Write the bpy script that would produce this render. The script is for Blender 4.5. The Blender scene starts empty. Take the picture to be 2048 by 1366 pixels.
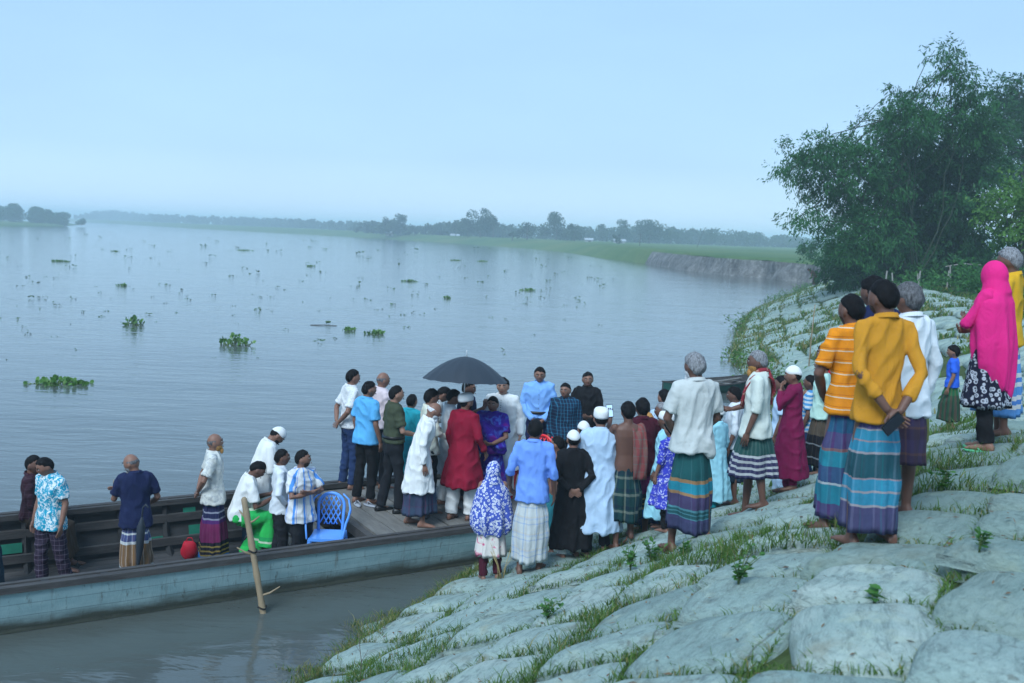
import bpy, math, random
import numpy as np
from mathutils import Matrix, Vector
random.seed(7); rng = np.random.default_rng(7)
R = math.radians
scene = bpy.context.scene
COL = scene.collection

# ------------------------------------------------------------------ camera, sky, sun, exposure
CAM_H = 4.2
cam_d = bpy.data.cameras.new('camera'); cam = bpy.data.objects.new('camera', cam_d); COL.objects.link(cam)
cam_d.sensor_width = 36.0; cam_d.lens = 35.0; cam_d.clip_start = .1; cam_d.clip_end = 12000
_p = math.atan(216/1991.0); _a = math.atan(.037)
_f = Vector((0, math.cos(_p), -math.sin(_p))); _r0 = Vector((1, 0, 0)); _u0 = Vector((0, math.sin(_p), math.cos(_p)))
_r = math.cos(_a)*_r0+math.sin(_a)*_u0; _u = -math.sin(_a)*_r0+math.cos(_a)*_u0
cam.matrix_world = Matrix(((_r.x, _u.x, -_f.x, 0), (_r.y, _u.y, -_f.y, 0), (_r.z, _u.z, -_f.z, CAM_H), (0, 0, 0, 1)))
cam_d.dof.use_dof = True; cam_d.dof.focus_distance = 12.5; cam_d.dof.aperture_fstop = 2.6
scene.camera = cam

SUN_EL, SUN_AZ = 47, 205           # degrees; a veiled sun, high behind the camera
world = bpy.data.worlds.new('World'); scene.world = world; world.use_nodes = True
wn = world.node_tree.nodes; wl = world.node_tree.links; wn.clear()
w_out = wn.new('ShaderNodeOutputWorld'); w_bg = wn.new('ShaderNodeBackground')
w_sky = wn.new('ShaderNodeTexSky'); w_sky.sky_type = 'NISHITA'; w_sky.sun_disc = False
w_sky.sun_elevation = R(SUN_EL); w_sky.sun_rotation = R(SUN_AZ)
w_sky.air_density = 1.0; w_sky.dust_density = 1.0; w_sky.ozone_density = 3.0
# an even cloud veil over the blue: paler towards the horizon, with faint soft unevenness
w_tc = wn.new('ShaderNodeTexCoord'); w_sep = wn.new('ShaderNodeSeparateXYZ'); wl.new(w_tc.outputs['Generated'], w_sep.inputs[0])
w_ramp = wn.new('ShaderNodeValToRGB'); wl.new(w_sep.outputs['Z'], w_ramp.inputs[0])
w_ramp.color_ramp.elements[0].position = 0.0; w_ramp.color_ramp.elements[0].color = (3.25, 4.5, 5.8, 1)
_e = w_ramp.color_ramp.elements.new(.07); _e.color = (2.18, 3.4, 4.75, 1)
w_ramp.color_ramp.elements[-1].position = .26; w_ramp.color_ramp.elements[-1].color = (1.88, 3.1, 4.6, 1)
w_noise = wn.new('ShaderNodeTexNoise'); w_noise.inputs['Scale'].default_value = 2.2; w_noise.inputs['Detail'].default_value = 4
w_map = wn.new('ShaderNodeMapping'); w_map.inputs['Scale'].default_value = (1, 1, 3.2)
wl.new(w_tc.outputs['Generated'], w_map.inputs[0]); wl.new(w_map.outputs[0], w_noise.inputs['Vector'])
w_mr = wn.new('ShaderNodeMapRange'); w_mr.inputs['From Min'].default_value = .3; w_mr.inputs['From Max'].default_value = .7
w_mr.inputs['To Min'].default_value = .93; w_mr.inputs['To Max'].default_value = 1.05; wl.new(w_noise.outputs[0], w_mr.inputs['Value'])
w_mul = wn.new('ShaderNodeVectorMath'); w_mul.operation = 'SCALE'; wl.new(w_ramp.outputs[0], w_mul.inputs[0]); wl.new(w_mr.outputs[0], w_mul.inputs['Scale'])
w_mix = wn.new('ShaderNodeMix'); w_mix.data_type = 'RGBA'; w_mix.inputs[0].default_value = .88
wl.new(w_sky.outputs[0], w_mix.inputs[6]); wl.new(w_mul.outputs[0], w_mix.inputs[7])
wl.new(w_mix.outputs[2], w_bg.inputs[0]); w_bg.inputs[1].default_value = .10
wl.new(w_bg.outputs[0], w_out.inputs[0])

sun_d = bpy.data.lights.new('sun', 'SUN'); sun = bpy.data.objects.new('sun', sun_d); COL.objects.link(sun)
sun_d.energy = 1.5; sun_d.angle = R(26); sun_d.color = (.82, .93, 1)
_az = R(SUN_AZ); _el = R(SUN_EL)
_sd = Vector((math.sin(_az)*math.cos(_el), math.cos(_az)*math.cos(_el), math.sin(_el)))
sun.rotation_euler = _sd.to_track_quat('Z', 'Y').to_euler(); sun.location = (0, 0, 60)

scene.view_settings.view_transform = 'Standard'; scene.view_settings.look = 'None'
scene.view_settings.exposure = 1.17; scene.view_settings.gamma = 1; scene.view_settings.use_curve_mapping = False
scene.cycles.use_denoising = True; scene.cycles.max_bounces = 6; scene.cycles.diffuse_bounces = 2; scene.cycles.glossy_bounces = 2
scene.cycles.transmission_bounces = 2; scene.cycles.volume_bounces = 2; scene.cycles.transparent_max_bounces = 4
scene.cycles.use_adaptive_sampling = True; scene.cycles.adaptive_threshold = .02

# ------------------------------------------------------------------ mesh and object helpers
def make_mesh(name, V, F, uv=None, smooth=True, mats=None, fmat=None):
    me = bpy.data.meshes.new(name)
    V = np.asarray(V, float)
    if isinstance(F, np.ndarray):
        n, k = F.shape
        me.vertices.add(len(V)); me.vertices.foreach_set('co', V.ravel())
        me.loops.add(n*k); me.loops.foreach_set('vertex_index', F.ravel().astype(np.int32))
        me.polygons.add(n); me.polygons.foreach_set('loop_start', np.arange(0, n*k, k, dtype=np.int32))
        me.update(calc_edges=True)
    else:
        me.from_pydata(V.tolist(), [], [list(map(int, f)) for f in F]); me.update()
    if uv is not None:
        lay = me.uv_layers.new(name='UVMap'); li = np.empty(len(me.loops), np.int32); me.loops.foreach_get('vertex_index', li)
        uv = np.asarray(uv, float)
        lay.data.foreach_set('uv', (uv[li] if len(uv) == len(V) else uv).ravel())
    if smooth: me.polygons.foreach_set('use_smooth', np.ones(len(me.polygons), bool))
    for m in (mats or []): me.materials.append(m)
    if fmat is not None: me.polygons.foreach_set('material_index', np.asarray(fmat, np.int32))
    return me
def link(name, me, parent=None, loc=None, rot=None):
    o = bpy.data.objects.new(name, me); COL.objects.link(o)
    if parent is not None: o.parent = parent
    if loc is not None: o.location = loc
    if rot is not None: o.rotation_euler = rot
    return o
def tag(o, label=None, cat=None, group=None, kind=None):
    if label: o['label'] = label
    if cat: o['category'] = cat
    if group: o['group'] = group
    if kind: o['kind'] = kind
    return o
class Geo:
    def __init__(s): s.V = []; s.F = []; s.U = []; s.n = 0; s.m = []; s.cur = 0
    def add(s, V, F, uv=None):
        V = np.asarray(V, float).reshape(-1, 3)
        s.V.append(V); s.F += [tuple(i+s.n for i in f) for f in F]; s.m += [s.cur]*len(F)
        s.U.append(np.zeros((len(V), 2)) if uv is None else np.asarray(uv, float)); s.n += len(V); return s
    def loft(s, rings, close=True, cap=True, uv=None):
        """rings (n, m, 3)"""
        rings = np.asarray(rings, float); n, m = rings.shape[:2]; F = []
        for i in range(n-1):
            for j in range(m if close else m-1):
                k = (j+1) % m
                F.append((i*m+j, i*m+k, (i+1)*m+k, (i+1)*m+j))
        V = rings.reshape(-1, 3)
        if cap and close:
            F.append(tuple(range(m-1, -1, -1))); F.append(tuple(range((n-1)*m, n*m)))
        return s.add(V, F, uv)
    def tube(s, path, rad, sides=10, flat=1.0, up=None, round_=True):
        path = np.asarray(path, float); n = len(path); rad = np.broadcast_to(np.asarray(rad, float), (n,)).copy()
        T = np.gradient(path, axis=0); T /= np.linalg.norm(T, axis=1)[:, None]+1e-9
        a = np.array(up if up is not None else ((0, 0, 1) if abs(T[0][2]) < .8 else (0, 1, 0)), float)
        rings = []
        th = np.linspace(0, 2*math.pi, sides, endpoint=False)
        def ring(c, t, r, a):
            x = np.cross(a, t); x /= np.linalg.norm(x)+1e-9; y = np.cross(t, x)
            return c+r*(np.cos(th)[:, None]*x+np.sin(th)[:, None]*y*flat), y
        if round_:
            q, a2 = ring(path[0]-T[0]*rad[0]*.75, T[0], rad[0]*.45, a); rings.append(q)
        for i in range(n):
            q, a = ring(path[i], T[i], rad[i], a); rings.append(q)
        if round_:
            q, a2 = ring(path[-1]+T[-1]*rad[-1]*.75, T[-1], rad[-1]*.45, a); rings.append(q)
        return s.loft(rings)
    def ell(s, c, r, M=None, nu=12, nv=8, fn=None):
        V = []; F = []
        for i in range(nv+1):
            p = math.pi*i/nv
            for j in range(nu):
                t = 2*math.pi*j/nu
                V.append((math.sin(p)*math.cos(t), math.sin(p)*math.sin(t), math.cos(p)))
        for i in range(nv):
            for j in range(nu):
                k = (j+1) % nu; F.append((i*nu+j, (i+1)*nu+j, (i+1)*nu+k, i*nu+k))
        V = np.array(V)
        if fn is not None: V = fn(V)
        V = V*np.asarray(r)
        if M is not None: V = V @ np.asarray(M).T
        return s.add(V+np.asarray(c), F)
    def box(s, c, d, M=None):
        V = np.array([(x, y, z) for x in (-.5, .5) for y in (-.5, .5) for z in (-.5, .5)])*np.asarray(d)
        if M is not None: V = V @ np.asarray(M).T
        return s.add(V+np.asarray(c), [(0, 1, 3, 2), (4, 6, 7, 5), (0, 4, 5, 1), (2, 3, 7, 6), (0, 2, 6, 4), (1, 5, 7, 3)])
    def bar(s, a, b, w, h, up=(0, 0, 1)):
        a = np.asarray(a, float); b = np.asarray(b, float); t = b-a; L = np.linalg.norm(t); t = t/L
        x = np.cross(up, t); x /= np.linalg.norm(x)+1e-9; y = np.cross(t, x)
        return s.box((a+b)/2, (w, L, h), np.stack([x, t, y], 1))
    def mesh(s, name, mat, smooth=True):
        U = np.concatenate(s.U)
        me = make_mesh(name, np.concatenate(s.V), s.F, uv=U, smooth=smooth, mats=mat if isinstance(mat, list) else [mat], fmat=s.m if isinstance(mat, list) else None)
        return me
    def build(s, name, mat, parent=None, loc=None, rot=None, smooth=True):
        return link(name, s.mesh(name, mat, smooth), parent, loc, rot)
def rotz(a): c, q = math.cos(a), math.sin(a); return np.array([[c, -q, 0], [q, c, 0], [0, 0, 1]])
def rotx(a): c, q = math.cos(a), math.sin(a); return np.array([[1, 0, 0], [0, c, -q], [0, q, c]])
def roty(a): c, q = math.cos(a), math.sin(a); return np.array([[c, 0, q], [0, 1, 0], [-q, 0, c]])
def frame(t, n):
    t = np.asarray(t, float); t = t/np.linalg.norm(t); n = np.asarray(n, float); n = n-t*(n@t); n /= np.linalg.norm(n)+1e-9
    return np.stack([np.cross(t, n), t, n], 1)          # columns: side, along, normal
def waves(P, seed, n=6, lo=20, hi=60, squash=(1, 1, 1)):
    """smooth pseudo-random field from warped sine waves, about -1..1"""
    g = np.random.default_rng(seed); out = np.zeros(len(P)); P = np.asarray(P)*np.asarray(squash)
    for i in range(n):
        k = g.normal(size=3); k *= g.uniform(lo, hi)/np.linalg.norm(k); k2 = g.normal(size=3); k2 *= .4*lo/np.linalg.norm(k2)
        out += np.sin(P@k+g.uniform(0, 6.3)+1.6*np.sin(P@k2+g.uniform(0, 6.3)))
    return out/n**.5/1.2

# ------------------------------------------------------------------ materials
class NT:
    def __init__(s, name):
        s.mat = bpy.data.materials.new(name); s.mat.use_nodes = True; s.t = s.mat.node_tree; s.t.nodes.clear()
        s.out = s.n('ShaderNodeOutputMaterial'); s.b = s.n('ShaderNodeBsdfPrincipled'); s.l(s.b.outputs[0], s.out.inputs[0])
    def n(s, ty, **k):
        nd = s.t.nodes.new(ty)
        for a, v in k.items(): setattr(nd, a, v)
        return nd
    def l(s, a, b): s.t.links.new(a, b)
    def setv(s, sock, v):
        if hasattr(v, 'links') or hasattr(v, 'is_linked'): s.l(v, sock)
        else: sock.default_value = v
    def math(s, op, a, b=0.0):
        m = s.n('ShaderNodeMath', operation=op); s.setv(m.inputs[0], a); s.setv(m.inputs[1], b); return m.outputs[0]
    def coord(s, kind='Object'): return s.n('ShaderNodeTexCoord').outputs[kind]
    def pos(s): return s.n('ShaderNodeNewGeometry').outputs['Position']
    def mapping(s, v, scale=(1, 1, 1), rot=(0, 0, 0)):
        m = s.n('ShaderNodeMapping'); s.l(v, m.inputs[0]); m.inputs['Scale'].default_value = scale; m.inputs['Rotation'].default_value = rot; return m.outputs[0]
    def noise(s, v, scale, detail=3, rough=.55, dist=0):
        q = s.n('ShaderNodeTexNoise'); s.l(v, q.inputs['Vector']); q.inputs['Scale'].default_value = scale; q.inputs['Detail'].default_value = detail
        q.inputs['Roughness'].default_value = rough; q.inputs['Distortion'].default_value = dist; return q.outputs[0]
    def vor(s, v, scale, feature='F1', out='Distance'):
        q = s.n('ShaderNodeTexVoronoi', feature=feature); s.l(v, q.inputs['Vector']); q.inputs['Scale'].default_value = scale; return q.outputs[out]
    def ramp(s, fac, stops, const=False):
        r = s.n('ShaderNodeValToRGB'); s.l(fac, r.inputs[0]); cr = r.color_ramp; cr.interpolation = 'CONSTANT' if const else 'LINEAR'
        while len(cr.elements) < len(stops): cr.elements.new(.5)
        for e, (p, c) in zip(cr.elements, stops):
            e.position = p; e.color = (*c[:3], 1) if not isinstance(c, (int, float)) else (c, c, c, 1)
        return r.outputs[0]
    def mix(s, f, a, b, mode='MIX'):
        m = s.n('ShaderNodeMix', data_type='RGBA', blend_type=mode)
        for i, v in ((0, f), (6, a), (7, b)):
            if isinstance(v, (tuple, list)): v = (*v[:3], 1)
            s.setv(m.inputs[i], v)
        return m.outputs[2]
    def mr(s, v, a, b, c, d):
        m = s.n('ShaderNodeMapRange'); s.l(v, m.inputs[0])
        for i, x in enumerate((a, b, c, d)): m.inputs[i+1].default_value = x
        return m.outputs[0]
    def bump(s, h, strength=.3, dist=.02, prev=None):
        b = s.n('ShaderNodeBump'); s.l(h, b.inputs['Height']); b.inputs['Strength'].default_value = strength; b.inputs['Distance'].default_value = dist
        if prev is not None: s.l(prev, b.inputs['Normal'])
        return b.outputs[0]
    def done(s, col=None, rough=.8, normal=None, spec=.3, metal=0):
        if col is not None: s.setv(s.b.inputs['Base Color'], (*col[:3], 1) if isinstance(col, (tuple, list)) else col)
        s.setv(s.b.inputs['Roughness'], rough); s.b.inputs['Specular IOR Level'].default_value = spec; s.b.inputs['Metallic'].default_value = metal
        if normal is not None: s.l(normal, s.b.inputs['Normal'])
        return s.mat
_mc = {}
def plain(name, col, rough=.7, var=.15, scale=8, bump=.0, spec=.3, metal=0, bscale=40):
    key = (name, col, rough)
    if key in _mc: return _mc[key]
    t = NT(name); c = t.coord()
    k = t.noise(c, scale, 4)
    cc = t.mix(k, tuple(x*(1-var) for x in col), tuple(min(1, x*(1+var)) for x in col))
    nb = t.bump(t.noise(c, bscale, 3), bump, .01) if bump else None
    _mc[key] = t.done(cc, rough, nb, spec, metal); return _mc[key]
def two_sided_leaf(name, a, b, scale=.6, rough=.6, trans=.25):
    t = NT(name); p = t.pos(); k = t.noise(p, scale, 3, .6)
    oi = t.n('ShaderNodeNewGeometry').outputs['Random Per Island']
    f = t.math('ADD', t.math('MULTIPLY', t.mr(k, .3, .7, 0, 1), .6), t.math('MULTIPLY', oi, .4))
    c = t.ramp(f, [(0, a), (1, b)])
    t.done(c, rough, None, .25)
    tr = t.n('ShaderNodeBsdfTranslucent'); t.l(c, tr.inputs[0]); mx = t.n('ShaderNodeMixShader'); mx.inputs[0].default_value = trans
    t.l(t.b.outputs[0], mx.inputs[1]); t.l(tr.outputs[0], mx.inputs[2]); t.l(mx.outputs[0], t.out.inputs[0])
    return t.mat
# ------------------------------------------------------------------ terrain
TOE = [(-8,-8),(-5.2,1),(-3.2,6.2),(-1.9,9.15),(-.45,12.3),(1.0,13.9),(2.6,16),(4.5,19.3),(7.0,26.5),(7.9,36),(14.3,60),(23,82),(27,93),
       (31.5,98),(33.5,106),(31,114),(28.5,119),(24,131),(21.6,167),(17,200),(10,261),(-6,317),(-61,431),(-185,597),(-405,930),(-900,1500)]
CREST = [(-3,-10),(-.7,-.6),(1.2,4.0),(2.55,6.4),(4.7,9.8),(6.6,12.3),(8.2,14.6),(9.6,18),(11.2,24.7),(13.6,34.8),(19.5,58.5),(28,80),(31.5,91.5),
       (32.4,97.2),(34.7,106),(31.9,115),(29.5,119.6),(25,132),(22.8,167.6),(20,201),(17,263),(4,323),(-52,442),(-170,615),(-390,950),(-880,1530)]
SUB = 12
def _dense(P):
    P = np.array(P, float); t = np.arange(len(P))
    tt = np.linspace(0, len(P)-1, (len(P)-1)*SUB+1)
    out = []
    for x in tt:
        i = min(int(x), len(P)-2); f = x-i
        p0 = P[max(i-1,0)]; p1 = P[i]; p2 = P[i+1]; p3 = P[min(i+2,len(P)-1)]
        # centripetal-ish: reduced tangents so uneven spacing does not overshoot
        d = np.linalg.norm(p2-p1)
        def tan(a,b,c):
            v = (c-a); n = np.linalg.norm(v)
            return v/n*min(d, np.linalg.norm(b-a)+1e-6 if np.linalg.norm(b-a)>0 else d, np.linalg.norm(c-b) if np.linalg.norm(c-b)>0 else d) if n>0 else v
        m1 = tan(p0,p1,p2); m2 = tan(p1,p2,p3)
        h00=2*f**3-3*f**2+1; h10=f**3-2*f**2+f; h01=-2*f**3+3*f**2; h11=f**3-f**2
        out.append(h00*p1+h10*m1+h01*p2+h11*m2)
    return np.array(out)
TD, CD = _dense(TOE), _dense(CREST)
def bank_xy(u, v):
    """u along the shore (index into the dense rows), v: 0 at the water line, 1 at the crest"""
    i = np.clip(np.floor(u).astype(int), 0, len(TD)-2); f = (u-i)[..., None]
    a = TD[i]*(1-f)+TD[i+1]*f; b = CD[i]*(1-f)+CD[i+1]*f
    return a+(b-a)*np.asarray(v)[..., None]
def bank_z(u, v):
    v = np.asarray(v, float); u = np.asarray(u, float)
    top = np.where(u > 12.6*SUB, 2.15, 2.40-.24*np.exp(-((u-64)/16)**2))
    z = np.where(v < 1, top*v, top + .22*(1-np.exp(-np.maximum(v-1,0)*3.2)))
    k = .10*np.exp(-((v-1)/.10)**2)          # the crest is rounded
    return z-k
_gu, _gv = np.meshgrid(np.arange(0, 15*SUB, .5), np.arange(-.6, 3.2, .04), indexing='ij')
_gp = bank_xy(_gu, _gv); _gz = bank_z(_gu, _gv)
def ground(x, y):
    d = (_gp[...,0]-x)**2+(_gp[...,1]-y)**2
    k = np.argpartition(d.ravel(), 4)[:4]; w = 1/(d.ravel()[k]+1e-4)
    return float((_gz.ravel()[k]*w).sum()/w.sum())
CORR = np.array([(-.11,10.78,.01),(.34,10.44,-.01),(.8,10.92,-.07),(1.08,11,-.11),(1.43,10.96,-.11),(1.62,11.5,-.15),(1.8,11.72,-.19),(1.67,8.52,.03),(2.89,12.3,-.1),
  (2.51,9.78,-.06),(3.12,10.56,.01),(3.63,11.24,.03),(2.57,7.28,.15),(2.4,6.28,.09),(2.82,6.86,.04),(5.81,13.72,.11),(5.73,12.66,.13),(4.18,8.44,.26),(4.54,8.76,.27),
  (-1.9,9.15,0),(-1,10.8,0),(-.4,12.3,0),(1,13.9,0),(2.6,16,0),(6.5,15,.1),(9,9,.1),(9,14,.1),(0,7,0),(0,4,0),(5.5,5,.1)])
def corr(x, y):
    x = np.asarray(x, float)[..., None]; y = np.asarray(y, float)[..., None]
    w = np.exp(-((x-CORR[:,0])**2+(y-CORR[:,1])**2)/(2*.7**2))
    return (w*CORR[:,2]).sum(-1)/(w.sum(-1)+.15)
_gz = _gz + corr(_gp[...,0], _gp[...,1])

def m_soil(name='bank soil', a=(.17, .15, .11), b=(.30, .28, .23)):
    t = NT(name); p = t.pos(); k = t.noise(p, 1.3, 6, .65); k2 = t.noise(p, 14, 4, .6)
    c = t.mix(t.mr(k, .35, .65, 0, 1), a, b); c = t.mix(t.mr(k2, .4, .7, 0, .55), c, tuple(x*.55 for x in a))
    return t.done(c, .95, t.bump(k2, .6, .04), .1)
def m_cliff():
    t = NT('cliff soil'); p = t.pos()
    k = t.noise(t.mapping(p, (1.2, 1.2, .25)), .9, 6, .7); k2 = t.noise(p, 2.6, 5, .65)
    c = t.ramp(t.math('ADD', t.math('MULTIPLY', k, .6), t.math('MULTIPLY', k2, .4)), [(.34, (.035, .034, .033)), (.48, (.12, .115, .11)), (.62, (.24, .235, .225))])
    return t.done(c, .95, t.bump(k2, .9, .25), .1)
def m_field():
    t = NT('field grass'); p = t.pos(); k = t.noise(p, .05, 5, .6); k2 = t.noise(p, 1.1, 4, .7)
    c = t.ramp(t.mr(k, .3, .7, 0, 1), [(0, (.055, .115, .035)), (.5, (.09, .15, .045)), (1, (.14, .17, .06))])
    c = t.mix(t.mr(k2, .35, .7, 0, .5), c, (.04, .085, .03))
    return t.done(c, .95, t.bump(k2, .8, .2), .1)
M_SOIL, M_CLIFF, M_FIELD = m_soil('bank soil under thin moss', (.045, .07, .026), (.085, .115, .042)), m_cliff(), m_field()
NU = len(TD)
VS = np.array([-1.6, -.8, -.35, -.1, 0, .09, .18, .27, .36, .45, .54, .63, .72, .81, .9, .96, 1.0, 1.05, 1.15, 1.3, 1.5, 1.8, 2.2, 2.7, 3.2])
KS = np.array([2, 5, 11, 22, 45, 90, 180, 400, 900, 1400.])
_u, _v = np.meshgrid(np.arange(NU, dtype=float), VS, indexing='ij'); _u = np.minimum(_u, NU-1.001)
GX = bank_xy(_u, _v); GZ = bank_z(_u, _v)+np.where(_u < 15*SUB, corr(GX[..., 0], GX[..., 1]), 0)
cl = np.clip((_u-12.5*SUB)/6, 0, 1)*np.clip((18.2*SUB-_u)/8, 0, 1)           # how much of a bare cliff it is
GZ += -.12*np.clip((15*SUB-_u)/10, 0, 1)
# water edge wanders; the cliff face is scalloped and slumped
P3 = np.concatenate([GX, GZ[..., None]], -1).reshape(-1, 3)
wob = waves(P3, 3, 7, .25, 1.3).reshape(GZ.shape); wob2 = waves(P3, 4, 6, 1.5, 4, (1, 1, .35)).reshape(GZ.shape)
nrm = CD-TD; nrm = nrm/np.linalg.norm(nrm, axis=1)[:, None]
GX = GX+nrm[:, None, :]*((wob*.7+wob2*.4)*cl*(1-.3*(_v > 1))*(_v < 1.5))[..., None]
GZ = GZ+waves(P3*(1, 1, 0), 9, 8, 1.5, 7).reshape(GZ.shape)*.035+np.where((_v > .5) & (_v < 1), wob*.12*cl, 0)
Q0 = np.array([-100., 60.]); last = GX[:, -1]; dirs = last-Q0; dirs /= np.linalg.norm(dirs, axis=1)[:, None]
ext = last[:, None, :]+dirs[:, None, :]*KS[None, :, None]
ez = 2.3+waves(np.concatenate([ext, np.zeros(ext.shape[:2]+(1,))], -1).reshape(-1, 3), 5, 6, .02, .15).reshape(ext.shape[:2])*.15
ez[:, 0] = (GZ[:, -1]+ez[:, 0])/2
ALLX = np.concatenate([GX, ext], 1); ALLZ = np.concatenate([GZ, ez], 1)
nv = ALLX.shape[1]; V_all = np.concatenate([ALLX, ALLZ[..., None]], -1).reshape(-1, 3)
ii, jj = np.meshgrid(np.arange(NU-1), np.arange(nv-1), indexing='ij')
quads = np.stack([ii*nv+jj, (ii+1)*nv+jj, (ii+1)*nv+jj+1, ii*nv+jj+1], -1)[..., ::-1]
jc = int(np.where(VS == 1.0)[0][0])
is_cliff = (ii >= int(12.5*SUB)+1) & (ii < int(18*SUB)) & (jj < jc)
is_bank = (ii < int(12.5*SUB)+1) & (jj < len(VS)-1)
def sub_mesh(name, mask, mat):
    q = quads[mask].reshape(-1, 4); ids = np.unique(q); re = np.full(len(V_all), -1); re[ids] = np.arange(len(ids))
    return tag(link(name, make_mesh(name, V_all[ids], re[q], mats=[mat])), kind='structure')
bank_o = sub_mesh('river_bank', is_bank, M_SOIL)
sub_mesh('eroded_cliff', is_cliff, M_CLIFF)
sub_mesh('field', ~is_bank & ~is_cliff, M_FIELD)

# ------------------------------------------------------------------ the river
def m_water():
    t = NT('silty river water'); p = t.pos()
    a = t.noise(t.mapping(p, (.55, 1.5, 1), (0, 0, R(-12))), 1.5, 4, .6, .4)
    b = t.noise(t.mapping(p, (.10, .30, 1), (0, 0, R(-18))), .9, 4, .6, .3)
    fine = t.noise(t.mapping(p, (1.0, 2.0, 1), (0, 0, R(-10))), 5, 3, .6)
    n = t.bump(b, .20, .28); n = t.bump(a, .38, .055, n); n = t.bump(fine, .2, .008, n)
    m = t.noise(p, .035, 4, .6)
    c = t.mix(t.mr(m, .35, .65, 0, 1), (.070, .083, .078), (.088, .102, .096))
    t.done(c, .07, n, .5); t.b.inputs['IOR'].default_value = 1.45
    return t.mat
# the sheet is open where the big boat's hull displaces it
def beam(x): return 1.4*max(.02, 1-max(0, (x-3.4)/2.5)**2.2)
BO = np.array([-2.12, 11.15]); BA = math.atan2(.502, .865)
def boat_xy(t, w): return (BO[0]+t*.865-w*.502, BO[1]+t*.502+w*.865)
_hx = np.linspace(-6.98, 5.8, 30)
hole = [boat_xy(x, 1.4-beam(x)*.925+.03) for x in _hx]+[boat_xy(x, 1.4+beam(x)*.925-.03) for x in _hx[::-1]]
outer = [(-2100, -60), (900, -60), (900, 2100), (-2100, 2100)]
from mathutils.geometry import tessellate_polygon
_tri = tessellate_polygon([[Vector((x, y, 0)) for x, y in outer], [Vector((x, y, 0)) for x, y in hole]])
g = Geo(); g.add([(x, y, 0) for x, y in outer+hole], [tuple(t) for t in _tri])
tag(g.build('river_water', m_water(), smooth=False), kind='structure')
g = Geo(); g.add([(-2100, -60, -3), (1200, -60, -3), (1200, 2100, -3), (-2100, 2100, -3)], [(0, 1, 2, 3)])
tag(g.build('river_bed', M_SOIL), kind='structure')

# ------------------------------------------------------------------ sand filled geotextile bags laid on the slope
def m_bag(name='geotextile', dk=1.0):
    t = NT(name); c = t.coord(); p = t.pos(); oi = t.n('ShaderNodeObjectInfo').outputs['Random']
    rnd = t.n('ShaderNodeCombineXYZ'); t.l(t.math('MULTIPLY', oi, 37.0), rnd.inputs[0]); t.l(t.math('MULTIPLY', oi, 91.0), rnd.inputs[1])
    va = t.n('ShaderNodeVectorMath', operation='ADD'); t.l(p, va.inputs[0]); t.l(rnd.outputs[0], va.inputs[1]); q = va.outputs[0]
    big = t.noise(q, 1.7, 5, .62, .5); st = t.noise(t.mapping(c, (1.4, 5.5, 3)), 2.3, 5, .68, .6); fib = t.noise(t.mapping(c, (1, 4, 2)), 26, 4, .7)
    base = t.ramp(t.mr(oi, 0, 1, 0, 1), [(0, (.25, .33, .30)), (.35, (.34, .40, .36)), (.7, (.24, .32, .29)), (1, (.15, .22, .20))])
    base = t.mix(t.mr(big, .36, .62, 0, .8), base, (.22, .31, .28))
    base = t.mix(t.mr(st, .47, .68, 0, .85), base, (.09, .13, .12))
    base = t.mix(t.mr(t.noise(q, 3.1, 4, .6), .58, .75, 0, .55), base, (.42, .47, .34))
    base = t.mix(t.mr(fib, .35, .7, 0, .28), base, (.48, .54, .53))
    base = t.mix(t.mr(t.noise(q, 9, 3, .7), .66, .74, 0, .7), base, (.12, .13, .11))
    base = t.mix(t.mr(t.noise(q, 2.3, 5, .65, .4), .56, .70, 0, .5), base, (.19, .175, .12))         # dried mud
    sy = t.n('ShaderNodeSeparateXYZ'); t.l(c, sy.inputs[0]); sl = t.math('ABSOLUTE', t.math('SUBTRACT', t.math('ADD', sy.outputs['Y'], t.math('MULTIPLY', fib, .012)), .40))
    seam = t.math('MULTIPLY', t.mr(sl, .004, .010, 1, 0), t.math('GREATER_THAN', oi, .45)); base = t.mix(t.math('MULTIPLY', seam, .6), base, (.08, .09, .08))
    base = t.mix(1-dk, base, (.10, .16, .14))
    n = t.bump(t.noise(t.mapping(c, (1.2, 3.5, 2)), 5, 4, .6, .8), .6, .04); n = t.bump(fib, .35, .006, n)
    return t.done(base, .93, n, .12)
M_BAG = m_bag(); M_BAG2 = m_bag('algae-dark geotextile', .55)
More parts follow.
